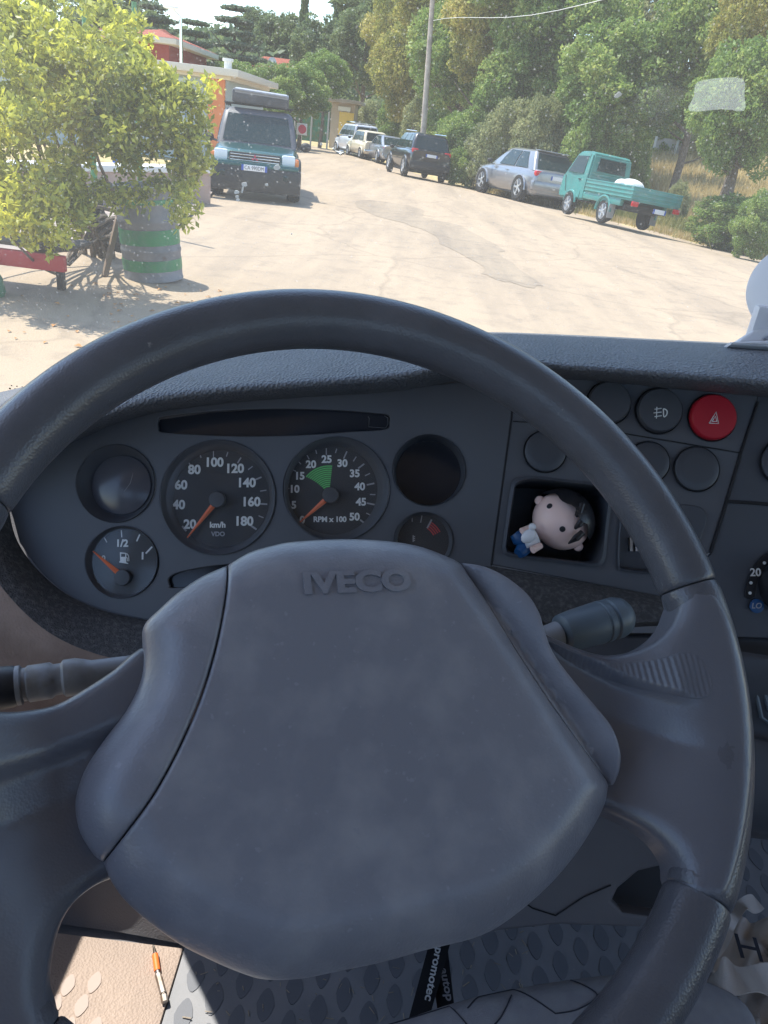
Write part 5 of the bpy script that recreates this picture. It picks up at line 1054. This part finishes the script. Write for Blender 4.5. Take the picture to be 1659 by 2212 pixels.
# --- generic parked car
def parked(name,label,cat,col_,metal,kind,grp):
    t=thing(name,label,cat,(0,0,0),grp); pm=paint(name+'_paint',col_,metal)
    if kind=='hatch':
        bodyloft(t,[(-2.02,.34,.84,.66),(-1.95,.24,.92,.78),(-1.5,.22,.96,.86),(0,.2,.94,.89),(1.0,.2,.9,.87),(1.7,.22,.80,.82),(2.0,.28,.70,.70),(2.06,.34,.6,.6)],pm)
        greenhouse(t,-1.88,1.0,.79,.90,-1.45,.12,.60,1.46,pm,[(.14,.42,.22,.44),(.45,.8,.48,.86)])
        ws=.36; wx=(1.28,-1.25); L2=2.02; 
        m=MB(); m.box((-1.93,0,.50),(.22,1.66,.30),bev=.08); m.out('rear_bumper',pm,t)
        m=MB(); m.box((-1.42,0,1.47),(.26,1.1,.03),bev=.01); m.out('spoiler',pm,t)
        tl=(-1.93,.66,.83,(.16,.24,.15)); pz=(-2.01,.76)
    elif kind=='suv':
        bodyloft(t,[(-2.1,.42,.95,.72),(-2.05,.3,1.02,.82),(-1.5,.28,1.05,.88),(0,.27,1.02,.9),(1.0,.27,.98,.88),(1.8,.28,.88,.83),(2.08,.34,.76,.7)],pm)
        greenhouse(t,-2.0,1.0,.82,1.0,-1.72,.1,.64,1.62,pm,[(.05,.24,.1,.25),(.27,.56,.28,.57),(.59,.9,.6,.93)])
        ws=.37; wx=(1.32,-1.28); tl=(-2.0,.68,.98,(.16,.26,.16)); pz=(-2.09,.86)
        m=MB(); m.box((-2.02,0,.48),(.2,1.7,.32),bev=.08); m.out('rear_bumper',darkp,t)
        for s in(1,-1): m=MB(); m.tube([(-1.6,s*.62,1.67),(.0,s*.62,1.68)],.02,6); m.out('roof_rail',chrome,t)
    elif kind=='sedan':
        bodyloft(t,[(-2.25,.36,.86,.68),(-2.2,.26,.93,.78),(-1.6,.22,.95,.86),(0,.2,.92,.88),(1.1,.2,.86,.86),(1.9,.24,.76,.8),(2.2,.32,.64,.66)],pm)
        greenhouse(t,-2.0,1.0,.77,.9,-1.0,.15,.58,1.42,pm,[(.12,.45,.22,.46),(.48,.84,.49,.88)])
        ws=.34; wx=(1.38,-1.32); tl=(-2.14,.62,.80,(.16,.3,.13)); pz=(-2.25,.62)
        m=MB(); m.box((-2.15,0,.45),(.2,1.6,.26),bev=.07); m.out('rear_bumper',pm,t)
    elif kind=='small':
        bodyloft(t,[(-1.75,.36,.85,.62),(-1.7,.28,.9,.7),(-1.0,.24,.92,.75),(.6,.24,.9,.75),(1.4,.26,.8,.72),(1.72,.34,.68,.64)],pm)
        greenhouse(t,-1.6,.85,.7,.88,-1.35,.3,.58,1.42,pm,[(.08,.44,.12,.45),(.48,.88,.48,.9)])
        ws=.29; wx=(1.15,-1.1); tl=(-1.68,.6,.74,(.1,.12,.2)); pz=(-1.76,.55)
        m=MB(); m.box((-1.72,0,.42),(.14,1.42,.16),bev=.05); m.out('rear_bumper',chrome,t)
    else: # van
        bodyloft(t,[(-2.05,.4,1.05,.78),(-2.0,.3,1.12,.84),(-1.0,.28,1.12,.88),(.8,.28,1.05,.88),(1.6,.3,.92,.84),(2.0,.36,.78,.74)],pm)
        greenhouse(t,-2.0,1.1,.84,1.08,-1.9,.3,.72,1.75,pm,[(.04,.3,.05,.3),(.33,.6,.33,.6),(.63,.92,.63,.92)])
        ws=.33; wx=(1.3,-1.25); tl=(-2.02,.76,1.05,(.1,.12,.4)); pz=(-2.06,.8)
        m=MB(); m.box((-2.03,0,.46),(.16,1.7,.24),bev=.06); m.out('rear_bumper',darkp,t)
        m=MB(); m.box((-.6,0,1.86),(1.6,1.3,.10),bev=.03); m.out('roof_rack',chrome,t)
    hw={'hatch':.87,'suv':.88,'sedan':.86,'small':.74,'van':.87}[kind]
    archs(t,[(x,s*hw) for x in wx for s in(1,-1)],.1,pm,ws*1.12,.03)
    for x in wx:
        for s in(1,-1): wheel_at(t,x,s*(hw+.035),ws,.2,5 if kind!='small' else 3)
    for s in(1,-1):
        m=MB(); m.box((tl[0],s*tl[1],tl[2]),tl[3],bev=.04); m.out('tail_light',redl,t)
        m=MB(); m.ellipsoid((.78,s*(hw+.08),.98),(.07,.1,.07)); m.out('wing_mirror',darkp,t)
        m=MB(); m.box(({'hatch':1.95,'suv':1.98,'sedan':2.08,'small':1.66,'van':1.9}[kind],s*.55,.62),(.14,.3,.13),bev=.04); m.out('headlight',whl,t)
        if kind in('hatch','sedan','suv'):
            for xx in(-.35,.45 if kind!='sedan' else .5): m=MB(); m.box((xx,s*(hw+.02),.80),(.16,.02,.025),bev=.008); m.out('door_handle',pm,t)
    m=MB(); m.box((0,0,.24),(3.0 if kind!='small' else 2.4,1.5 if kind!='small' else 1.2,.14)); m.out('underbody',darkp,t)
    plateat(t,pz[0]-.012,pz[1],.24,-1)
    return t
PG='cars parked nose-away along the right verge'
c1=parked('hatchback','silver hatchback with pale wheel arches parked just ahead of the turquoise pickup','car',(.27,.28,.31),.5,'hatch',PG); place(c1,1112,434,113,1.12,roll=3.0,local=(-1.25,.87))
c2=parked('suv_car','glossy black SUV with red tail lamps parked between the silver sedan and the gap','car',(.012,.013,.018),.2,'suv',PG); place(c2,868,380,106,.99,roll=2.5,local=(-1.28,.88))
c3=parked('sedan_car','silver sedan with bright boot lid parked just beyond the black SUV','car',(.28,.30,.35),.5,'sedan',PG); place(c3,812,352,108,1.0,roll=2,local=(-1.32,.86))
c4=parked('old_car','small cream old car parked between the white van and the silver sedan','car',(.75,.66,.5),.0,'small',PG); place(c4,776,342,113,1.05,roll=1,local=(-1.1,.74))
c5=parked('white_van','white van with roof rack parked farthest along the verge','van',(.62,.64,.72),.1,'van',PG); place(c5,752,334,115,.98,roll=0,local=(-1.25,.87))
# --- turquoise pickup
tq=mat('turquoise_paint',(.045,.25,.225),.45,coat=.3,noise=(5,(.06,.20,.185),.35,.7)); pk=thing('pickup_truck','small turquoise flatbed pickup with low ribbed bed sides, nearest vehicle on the right','pickup',(0,0,0))
m=MB()   # cab: profile extruded with tumblehome
prof=[(.55,.45),(.55,1.02),(.62,1.62),(.78,1.68),(1.35,1.66),(1.50,1.60),(1.86,1.10),(1.98,.98),(2.02,.55),(1.95,.42)]
def cabpt(x,z,s): return Vector((x,s*(.70-.09*max(0,(z-1.02)/.8)),z))
V=[cabpt(x,z,1) for x,z in prof]+[cabpt(x,z,-1) for x,z in prof]; n=len(prof)
bmc=bmesh.new(); vs=[bmc.verts.new(v) for v in V]; bmc.faces.new(vs[:n]); bmc.faces.new(vs[n:][::-1])
for i in range(n): bmc.faces.new((vs[i],vs[n+i],vs[n+(i+1)%n],vs[(i+1)%n]))
bmesh.ops.recalc_face_normals(bmc,faces=bmc.faces[:]); bmesh.ops.bevel(bmc,geom=bmc.edges[:],offset=.045,segments=2,affect='EDGES'); bmc.verts.index_update(); m.add([v.co.copy() for v in bmc.verts],[tuple(q.index for q in f.verts) for f in bmc.faces]); bmc.free(); m.out('cab',tq,pk)
m=MB(); q=[Vector((.590-.07,y,z)) for y,z in((-.46,1.22),(.46,1.22),(.42,1.54),(-.42,1.54))]; m.add([v+Vector((.0+.09*(v.z-1.02),0,0)) for v in q]+[v+Vector((.03+.09*(v.z-1.02),0,0)) for v in q],[(3,2,1,0),(4,5,6,7),(0,1,5,4),(1,2,6,5),(2,3,7,6),(3,0,4,7)]); m.out('rear_window',glassd,pk)
m=MB()
for z in(1.02,1.10,1.18): m.tube([(.545,-.6,z),(.545,.6,z)],.012,6)
m.out('cab_back_ribs',tq,pk)
for s in(1,-1):
    m=MB(); q=[cabpt(x,z,s)+Vector((0,s*.006,0)) for x,z in((.85,1.10),(1.74,1.10),(1.46,1.53),(.85,1.55))]; m.add(q+[v-Vector((0,s*.02,0)) for v in q],[(0,1,2,3),(4,7,6,5),(0,4,5,1),(1,5,6,2),(2,6,7,3),(3,7,4,0)]); m.out('side_window',glassd,pk)
    m=MB(); P=[cabpt(x,z,s)+Vector((0,s*.005,0)) for x,z in((.78,.5),(.78,1.6))]; m.tube(P,.008,5); P=[cabpt(x,z,s)+Vector((0,s*.005,0)) for x,z in((1.62,.6),(1.80,1.0))]; m.tube(P,.008,5); m.box((.95,s*.71,.95),(.12,.02,.03)); m.out('door_seam',darkp,pk)
m=MB(); V=[(1.88,-.58,1.12),(1.88,.58,1.12),(1.56,.52,1.58),(1.56,-.52,1.58)]; m.add([Vector(v) for v in V]+[Vector(v)-Vector((.03,0,0)) for v in V],[(0,1,2,3),(4,7,6,5),(0,4,5,1),(1,5,6,2),(2,6,7,3),(3,7,4,0)]); m.out('windscreen',glassd,pk)
def bedside(a,b,h,name):
    a,b=Vector(a),Vector(b); d=(b-a).normalized(); n_=Vector((-d.y,d.x,0)); m=MB(); Mx=Matrix((d,n_,Vector((0,0,1)))).transposed(); m.box((a+b)/2+Vector((0,0,h/2)),((b-a).length,.03,h),Mx,bev=.006)
    for k_ in(.0,.34,.68,1.0): m.box((a+b)/2+Vector((0,0,h*(.06+.88*k_)))+n_*0,((b-a).length,.055,.035),Mx,bev=.012)
    m.out(name,tq,pk)
bedside((.42,.76,.70),(-2.0,.76,.70),.30,'bed_side'); bedside((.42,-.76,.70),(-2.0,-.76,.70),.30,'bed_side'); bedside((-2.0,.76,.70),(-2.0,-.76,.70),.30,'tailgate'); bedside((.42,.76,.70),(.42,-.76,.70),.30,'headboard')
m=MB(); m.box((-.79,0,.68),(2.42,1.5,.05),bev=.01); m.out('bed_floor',tq,pk)
m=MB(); m.box((.0,0,.50),(3.2,.8,.20),bev=.02); m.box((-1.55,0,.50),(.12,1.3,.12),bev=.02); m.out('chassis',darkp,pk)
for s in(1,-1):
    m=MB(); m.box((-.5,s*.69,.58),(2.0,.12,.17),bev=.03); m.out('side_skirt',tq,pk)
    m=MB(); m.box((-2.05,s*.66,.60),(.06,.2,.12),bev=.02); m.out('tail_light',redl,pk)
    m=MB(); m.box((-1.10,s*.70,.33),(.02,.2,.34),bev=.005); m.out('mud_flap',mat('grey_flap',(.3,.3,.3),.8),pk)
    m=MB(); P=[Vector((-.72+.36*math.cos(R_(a)),s*.74,.30+.36*math.sin(R_(a)))) for a in range(0,181,15)]; m.tube(P,.05,8); m.out('wheel_arch',tq,pk)
    m=MB(); P=[Vector((1.25+.33*math.cos(R_(a)),s*.70,.30+.33*math.sin(R_(a)))) for a in range(10,171,16)]; m.tube(P,.035,8); m.out('wheel_arch',tq,pk)
    for x in(1.25,-.72): wheel_at(pk,x,s*.75,.29,.17,5)
    m=MB(); m.box((1.98,s*.5,.80),(.06,.2,.2),bev=.05); m.out('headlight',whl,pk)
plateat(pk,-2.05,.52,.20,-1,y=-.15)
place(pk,1296,486,113,.98,roll=4.0,local=(-.72,.75))
pk.scale=(.85,.98,.98)
sk2=thing('white_sack','bulging white sack lying in the bed of the turquoise pickup','sack',(0,0,0)); m=MB(); m.ellipsoid((0,0,.0),(.30,.38,.20),None,24,14); m.ellipsoid((.05,.25,.03),(.2,.2,.13)); m.out('sack_body',mat('sack_white',(.8,.79,.77),.9,bump=('noise',12,.6,.03)),sk2)
sk2.location=pk.matrix_basis@Vector((-.35,-.18,.98)); sk2.rotation_euler=pk.rotation_euler
# ================================================================ DRUM AND LEFT THINGS
dm=mat('drum_grey',(.13,.14,.16),.5,noise=(6,(.20,.20,.22),.4,.7),speck=(9,(.12,.09,.07),.66)); dg_=mat('drum_green',(.005,.20,.07),.4,noise=(9,(.02,.15,.08),.45,.7))
dc=(GG(290,616)+GG(392,610))/2; dc=Vector((dc.x-.12,dc.y+.24,0)); drw=(GG(290,616)-GG(392,610)).length*.5*1.12; DH=drw*2*1.5
dr=thing('oil_drum','grey steel oil drum with green bands standing under the shrub','oil drum',tuple(dc)); dr.rotation_euler=(R_(2),R_(-4),0)
def ring(z0,z1,r): return [(r,z0),(r,z1)]
def dpart(prof,name,mt,**k): m=MB(); m.lathe(dc,(0,0,1),prof,48,**k); return m.out(name,mt,dr)
R0=drw*.97; h=DH
prof=[(R0*.97,0),(R0*1.02,.008),(R0*1.02,.02),(R0,.03)]
for f in(.33,.64): prof+=[(R0,h*f-.03),(R0*1.025,h*f-.012),(R0*1.025,h*f+.012),(R0,h*f+.03)]
prof+=[(R0,h-.03),(R0*1.02,h-.02),(R0*1.025,h-.006),(R0*1.02,h),(R0*.98,h),(R0*.97,h-.03),(R0*.97,h*.3)]
dpart(prof,'drum_shell',dm,cap1=True)
dpart([(R0+.001,h*.40),(R0+.004,h*.40),(R0+.004,h*.56),(R0+.001,h*.56)],'painted_band',dg_,cap0=False,cap1=False)
dpart([(R0+.001,h*.12),(R0+.004,h*.12),(R0+.004,h*.24),(R0+.001,h*.24)],'painted_band',dg_,cap0=False,cap1=False)
dpart([(R0+.001,h*.82),(R0+.003,h*.82),(R0+.003,h*.87),(R0+.001,h*.87)],'painted_band',dg_,cap0=False,cap1=False)
# low wall with white coping
def wbox(name,label,cat,a,b,dpth,z0,z1,mt,parent=None,**k):   # a,b: ground points
    a=Vector((a.x,a.y,0)); b=Vector((b.x,b.y,0)); d=(b-a).normalized(); n_=Vector((-d.y,d.x,0)); Mx=Matrix((d,n_,Vector((0,0,1)))).transposed()
    if parent is None:
        m=MB(); m.box((a+b)/2+n_*dpth/2+Vector((0,0,(z0+z1)/2)),((b-a).length,dpth,z1-z0),Mx,bev=.01); return m.out(name,mt,None,label=label,cat=cat,**k)
    m=MB(); m.box((a+b)/2+n_*dpth/2+Vector((0,0,(z0+z1)/2)),((b-a).length,dpth,z1-z0),Mx,bev=.01); return m.out(name,mt,parent,**k)
pink=mat('wall_pinkish_render',(.42,.30,.25),.9,noise=(3,(.36,.26,.22),.4,.6),bump=('noise',40,.5,.004)); cop=mat('wall_coping_white',(.7,.69,.66),.8)
wa,wb_=GG(-350,470),GG(455,440); wa.z=wb_.z=0
lw=thing('low_wall','low pinkish wall with white coping behind the shrub and oil drum','wall',tuple((wa+wb_)/2)); hw_=.52
wbox('wall_face','','',wa,wb_,.35,0,hw_,pink,lw); wbox('coping','','',wa+Vector((0,-.04,0)),wb_+Vector((.04,-.04,0)),.45,hw_,hw_+.09,cop,lw)
# red beam bench and clutter in the shade
rm=mat('red_metal',(.42,.02,.03),.5); p0,p1=GG(-160,640),GG(150,628); bn=thing('red_bench','low red metal bench frame in the shade under the shrub at the left edge','bench',tuple(p1))
z1=.30
m=MB(); m.box((p0+p1)/2+Vector((0,0,z1)),((p1-p0).length,.06,.13),bev=.012); m.out('beam',rm,bn)
for t_ in(.2,.93): q=p0+(p1-p0)*t_; m=MB(); m.box(q+Vector((0,.03,z1*.42)),(.06,.06,z1*.8),bev=.008); m.out('leg',darkp,bn)
m=MB(); m.box((p0+p1)/2+Vector((0,.3,z1+.1)),((p1-p0).length,.5,.03),bev=.01); m.out('seat_board',mat('dark_wood',(.06,.05,.045),.8),bn)
tp=GG(232,560); ty=thing('worn_tyre','worn black car tyre leaning against the oil drum','tyre',(tp.x,tp.y+.1,0))
m=MB(); ax=Vector((.85,-.15,.45)).normalized(); V=[]; O=Vector((tp.x+.02,tp.y+.15,.42)); 
prof=[(.22,-.07),(.32,-.085),(.37,-.06),(.38,0),(.37,.06),(.32,.085),(.22,.07),(.23,0),(.22,-.07)]
m.lathe(O,ax,prof,36,cap0=False,cap1=False); m.out('tyre_carcass',tyre,ty)
wp0,wp1=GG(226,598),AT(262,440,(GG(226,598).y+.5)); ld=thing('wooden_prop','slanting weathered wooden plank propped between tyre and drum','plank',tuple(wp0)); m=MB(); m.tube([wp0,wp1],[.035,.03],4); m.out('plank',mat('weathered_wood',(.20,.14,.10),.9),ld,smooth=False)
gp=GG(-6,640); gc=thing('green_can','green plastic watering can cut by the left edge of the view','watering can',tuple(gp)); m=MB(); m.lathe(gp+Vector((-.05,0,0)),(0,0,1),[(.10,0),(.115,.03),(.10,.14),(.07,.20),(.045,.22),(.04,.25)],28); m.out('can_body',mat('green_plastic',(.02,.16,.09),.4),gc); m=MB(); m.tube([gp+Vector((-.12,0,.2)),gp+Vector((-.16,0,.3)),gp+Vector((-.05,0,.33)),gp+Vector((.0,0,.22))],.012,8); m.out('handle',mat('green_plastic2',(.02,.16,.09),.4),gc)
bp=AT(262,362,13.5); bx3=thing('blue_notice','blue and white notice panel on a post behind the shrub','notice panel',(bp.x,bp.y,0)); m=MB(); m.box(bp,(.28,.03,.42),bev=.01); m.out('panel',mat('notice_blue',(.02,.12,.5),.4),bx3); m=MB(); m.box(bp+Vector((.02,-.018,-.08)),(.18,.01,.12)); m.out('paper',platew,bx3); m=MB(); m.tube([Vector((bp.x,bp.y+.04,0)),bp+Vector((0,.04,.1))],.03,8); m.out('post',darkp,bx3)
for i,(x,yy,l) in enumerate(((188,110,'green painted metal pole at the left, thicker of two by the shrub'),(293,110,'slim green metal pole right of the first, against the red house'))):
    c=AT(x,yy,9.5+i); gp_=thing('green_pole',l,'pole',(c.x,c.y,0),'green poles by the shrub'); m=MB(); m.tube([(c.x,c.y,0),(c.x,c.y,c.z+.5)],.035-.006*i,10); m.out('shaft',mat('green_pole_paint',(.07,.26,.11),.5),gp_); m=MB(); m.lathe(Vector((c.x,c.y,0)),(0,0,1),[(.08,0),(.08,.02),(.04,.03)],16); m.out('base_flange',darkp,gp_)
# ================================================================ BUILDINGS AND FAR THINGS
orw=mat('orange_render',(.72,.24,.09),.85,noise=(2,(.62,.2,.08),.4,.7)); crm=mat('cream_render',(.68,.62,.52),.85); tile=mat('roof_tiles',(.50,.13,.07),.85,bump=('wave',6,.8,.05),noise=(5,(.38,.1,.06),.4,.7)); dred=mat('dark_red_wall',(.30,.05,.04),.85)
D1=27; cR=AT(488,205,D1); rt_=AT(505,172,D1).z
hb=thing('orange_building','low orange building with overhanging cream flat roof left of the green off-road car','building',(cR.x-4,cR.y+2,0))
m=MB(); m.box((cR.x-4.5,cR.y+3,rt_/2),(9,6,rt_)); m.out('wall',mat('pale_teal_render',(.40,.46,.46),.85),hb,False)
m=MB(); m.box((cR.x-.28,cR.y-.04,rt_/2),(.52,.2,rt_-.02),bev=.01); m.out('corner_pillar',orw,hb)
m=MB(); m.box((cR.x-4.4,cR.y+2.9,rt_+.16),(9.8,6.9,.2),bev=.02); m.box((cR.x-4.45,cR.y+2.95,rt_+.01),(9.3,6.4,.1)); m.out('roof',crm,hb)
m=MB(); m.box((cR.x-2.9,cR.y-.01,rt_*.55),(3.4,.12,rt_*.8)); pn=m.out('window',mat('pale_blue_panel',(.5,.58,.6),.5),hb); m=MB()
for i in range(18): m.box((cR.x-4.3+i*.19,cR.y-.12,rt_*.5),(.03,.03,rt_*.75))
m.out('window_bars',mat('bars_blue_grey',(.12,.18,.25),.5),pn)
m=MB(); vp=AT(484,152,D1); m.tube([(vp.x,vp.y+.5,rt_+.2),(vp.x,vp.y+.5,rt_+.5)],.12,10); m.tube([(vp.x,vp.y+.5,rt_+.5),(vp.x,vp.y+.5,rt_+.58)],.17,10); m.out('roof_vent',cop,hb)
D2=42; e1=AT(378,92,D2); e0=AT(200,92,D2); hz=e1.z; rh=thing('red_roof_house','house with orange-red hipped tile roof showing above the shrub','house',((e0.x+e1.x)/2,e1.y+4,0))
m=MB(); m.box(((e0.x+e1.x)/2,e1.y+4.5,hz/2),(e1.x-e0.x-1.2,7,hz)); m.out('wall',dred,rh,False)
m=MB(); m.box(((e0.x+e1.x)/2,e1.y+4.3,hz+.05),(e1.x-e0.x,8.2,.25),bev=.02); m.out('eaves',crm,rh)
x0,x1,y0,y1=e0.x,e1.x,e1.y+.2,e1.y+8.4; zz_=hz+.18; rz=AT(300,72,D2).z; m=MB(); m.add([(x0,y0,zz_),(x1,y0,zz_),(x1,y1,zz_),(x0,y1,zz_),(x0+2.2,(y0+y1)/2,rz+.6),(x1-2.2,(y0+y1)/2,rz+.6)],[(0,1,5,4),(1,2,5),(2,3,4,5),(3,0,4)]); m.out('roof',tile,rh,False)
m=MB(); m.box((e1.x-1.9,e1.y+.98,hz-1.2),(1.0,.1,1.3)); m.out('window',glassd,rh)
lp=AT(392,150,33); lt=AT(388,38,33); sl_=thing('street_lamp','thin grey street lamp post behind the flat roofed building','street lamp',(lp.x,lp.y,0)); m=MB(); m.tube([(lp.x,lp.y,0),(lp.x,lp.y,lt.z)],[.09,.05],10); m.out('post',chrome,sl_); m=MB(); m.tube([(lp.x,lp.y,lt.z),(lp.x-.25,lp.y-.2,lt.z+.25)],.03,6); m.ellipsoid((lp.x-.3,lp.y-.25,lt.z+.27),(.3,.14,.07)); m.out('lamp_head',cop,sl_)
up0=AT(918,235,38); up1=AT(935,-10,38); upl=thing('utility_pole','weathered pale wooden utility pole rising above the bushes','utility pole',(up0.x,up0.y,gz(up0.x,up0.y)))
dv=(up1-up0); base_=up0-dv*(up0.z/dv.z); m=MB(); m.tube([base_,up0,up1,up1+dv*.5],[.14,.125,.10,.09],12); m.out('pole_shaft',mat('pole_wood',(.55,.46,.39),.9,noise=(3,(.33,.27,.23),.4,.7)),upl)
ca,cb=AT(1030,38,26),AT(1330,-8,17); cable=thing('overhead_cable','thin pale overhead cable crossing the tree tops at the top right','cable',tuple(ca)); m=MB(); P=[ca+(cb-ca)*t-Vector((0,0,.12*math.sin(math.pi*t))) for t in np.linspace(-.6,1.8,14)]; m.tube(P,.007,6); m.out('wire',cop,cable)
D3=62; k0,k1=AT(712,290,D3),AT(762,290,D3); kz=AT(735,222,D3).z; kb=thing('kiosk','small beige hut with flat roof and yellow poster at the far road bend','hut',((k0.x+k1.x)/2,k0.y,0))
m=MB(); m.box(((k0.x+k1.x)/2,k0.y+1.5,kz/2),(k1.x-k0.x,3,kz)); m.out('wall',mat('hut_beige',(.45,.36,.27),.9),kb,False); m=MB(); m.box(((k0.x+k1.x)/2,k0.y+1.4,kz+.12),(k1.x-k0.x+.9,3.8,.22),bev=.02); m.out('roof',mat('hut_roof',(.40,.33,.26),.9),kb)
m=MB(); m.box(((k0.x+k1.x)/2+.3,k0.y-.05,kz*.5),((k1.x-k0.x)*.62,.1,kz*.62)); pp=m.out('poster',mat('poster_yellow',(.75,.50,.10),.7),kb); m=MB(); m.box(((k0.x+k1.x)/2+.1,k0.y-.06,kz*.88),(.9,.1,.28)); m.out('sign_board',cop,kb)
D4=58; f0,f1=AT(600,290,D4),AT(708,290,D4); fz=AT(650,240,D4).z; gf=thing('green_fence','green mesh fence panels on posts beside the hut at the road bend','fence',((f0.x+f1.x)/2,f0.y,0))
m=MB(); m.box(((f0.x+f1.x)/2,f0.y,fz/2+.2),(f1.x-f0.x,.04,fz-.3)); m.out('mesh_panel',mat('fence_green',(.03,.20,.10),.7,noise=(4,(.10,.16,.06),.4,.6)),gf,False)
for i in range(4): x=f0.x+(f1.x-f0.x)*i/3; m=MB(); m.tube([(x,f0.y-.05,0),(x,f0.y-.05,fz+.15)],.06,8); m.out('post',mat('fence_post_pale',(.5,.47,.42),.8) if i==0 else bpy.data.materials['fence_post_pale'],gf)
s_=AT(652,279,50); sgn=thing('road_sign_board','small red and white square warning board beyond the off-road car mirror','sign',(s_.x,s_.y,0)); m=MB(); m.box(s_,(.62,.04,.62),bev=.01); b_=m.out('board',mat('sign_white',(.75,.72,.7),.5),sgn); m=MB(); m.lathe(s_+Vector((.03,-.035,0)),(0,-1,0),[(.24,0),(.24,.01)],20); m.lathe(s_+Vector((.03,-.05,0)),(0,-1,0),[(.10,0),(.10,.01)],20); m.out('red_disc',mat('sign_red',(.6,.03,.08),.5),b_); m=MB(); m.tube([(s_.x,s_.y+.04,0),(s_.x,s_.y+.04,s_.z)],.03,6); m.out('post',chrome,sgn)
polysheet('kerb',[rp(*q) for q in((716,322),(728,318),(745,330),(735,336))],.06,cop,1.0)
# far house bits between the trees, wire fence and field wall on the right
D5=92; q0=AT(590,147,D5); hh_=thing('far_house','distant house wall and satellite dish peeking between the trees','house',(q0.x,q0.y,0)); m=MB(); m.box((q0.x,q0.y+2,q0.z/2),(3.6,4,q0.z)); m.out('wall',mat('far_pink',(.5,.30,.24),.9),hh_,False); m=MB(); m.add([(q0.x-2.6,q0.y-.3,q0.z),(q0.x+2.6,q0.y-.3,q0.z),(q0.x+2.6,q0.y+4.3,q0.z),(q0.x-2.6,q0.y+4.3,q0.z),(q0.x-1.4,q0.y+2,q0.z+1.1),(q0.x+1.4,q0.y+2,q0.z+1.1)],[(0,1,5,4),(1,2,5),(2,3,4,5),(3,0,4),(3,2,1,0)]); m.out('roof',tile,hh_,False); ds=AT(588,134,D5-1.2); m=MB(); m.lathe(ds,(.3,-1,.3),[(.05,0),(.3,.06),(.42,.13)],20); m.out('satellite_dish',cop,hh_)
for i,(x,y) in enumerate([(1497,430),(1450,345),(1545,470)]):
    p=GG(x,y); fp=thing('fence_post',['thin rusty wire fence post right of the pickup bed','thin fence post in the dry field nearest the pickup cab','thin fence post among dark weeds by the right edge'][i],'fence post',tuple(p),'wire fence posts in the field'); m=MB(); m.tube([p,p+Vector((.02,0,1.45))],.022,6); m.out('post_rod',mat('rusty_post',(.2,.15,.11),.9) if i==0 else bpy.data.materials['rusty_post'],fp); m=MB(); m.ellipsoid(p+Vector((.02,0,1.46)),(.03,.03,.02)); m.out('post_cap',darkp,fp)
w0,w1=AT(1410,335,45),AT(1600,350,45); fw_=thing('field_wall','pale concrete slab wall at the far side of the dry field','wall',(w0.x,w0.y,0)); m=MB(); m.box(((w0.x+w1.x)/2,w0.y+.3,(AT(1500,342,45).z+AT(1500,306,45).z)/2),(w1.x-w0.x,.2,AT(1500,306,45).z-AT(1500,342,45).z)); m.out('slab',mat('pale_concrete',(.42,.40,.38),.9),fw_); m=MB()
for i in range(5): m.box((w0.x+(w1.x-w0.x)*i/4,w0.y+.15,(AT(1500,342,45).z+AT(1500,304,45).z)/2),(.12,.1,AT(1500,304,45).z-AT(1500,342,45).z))
m.out('piers',cop,fw_)
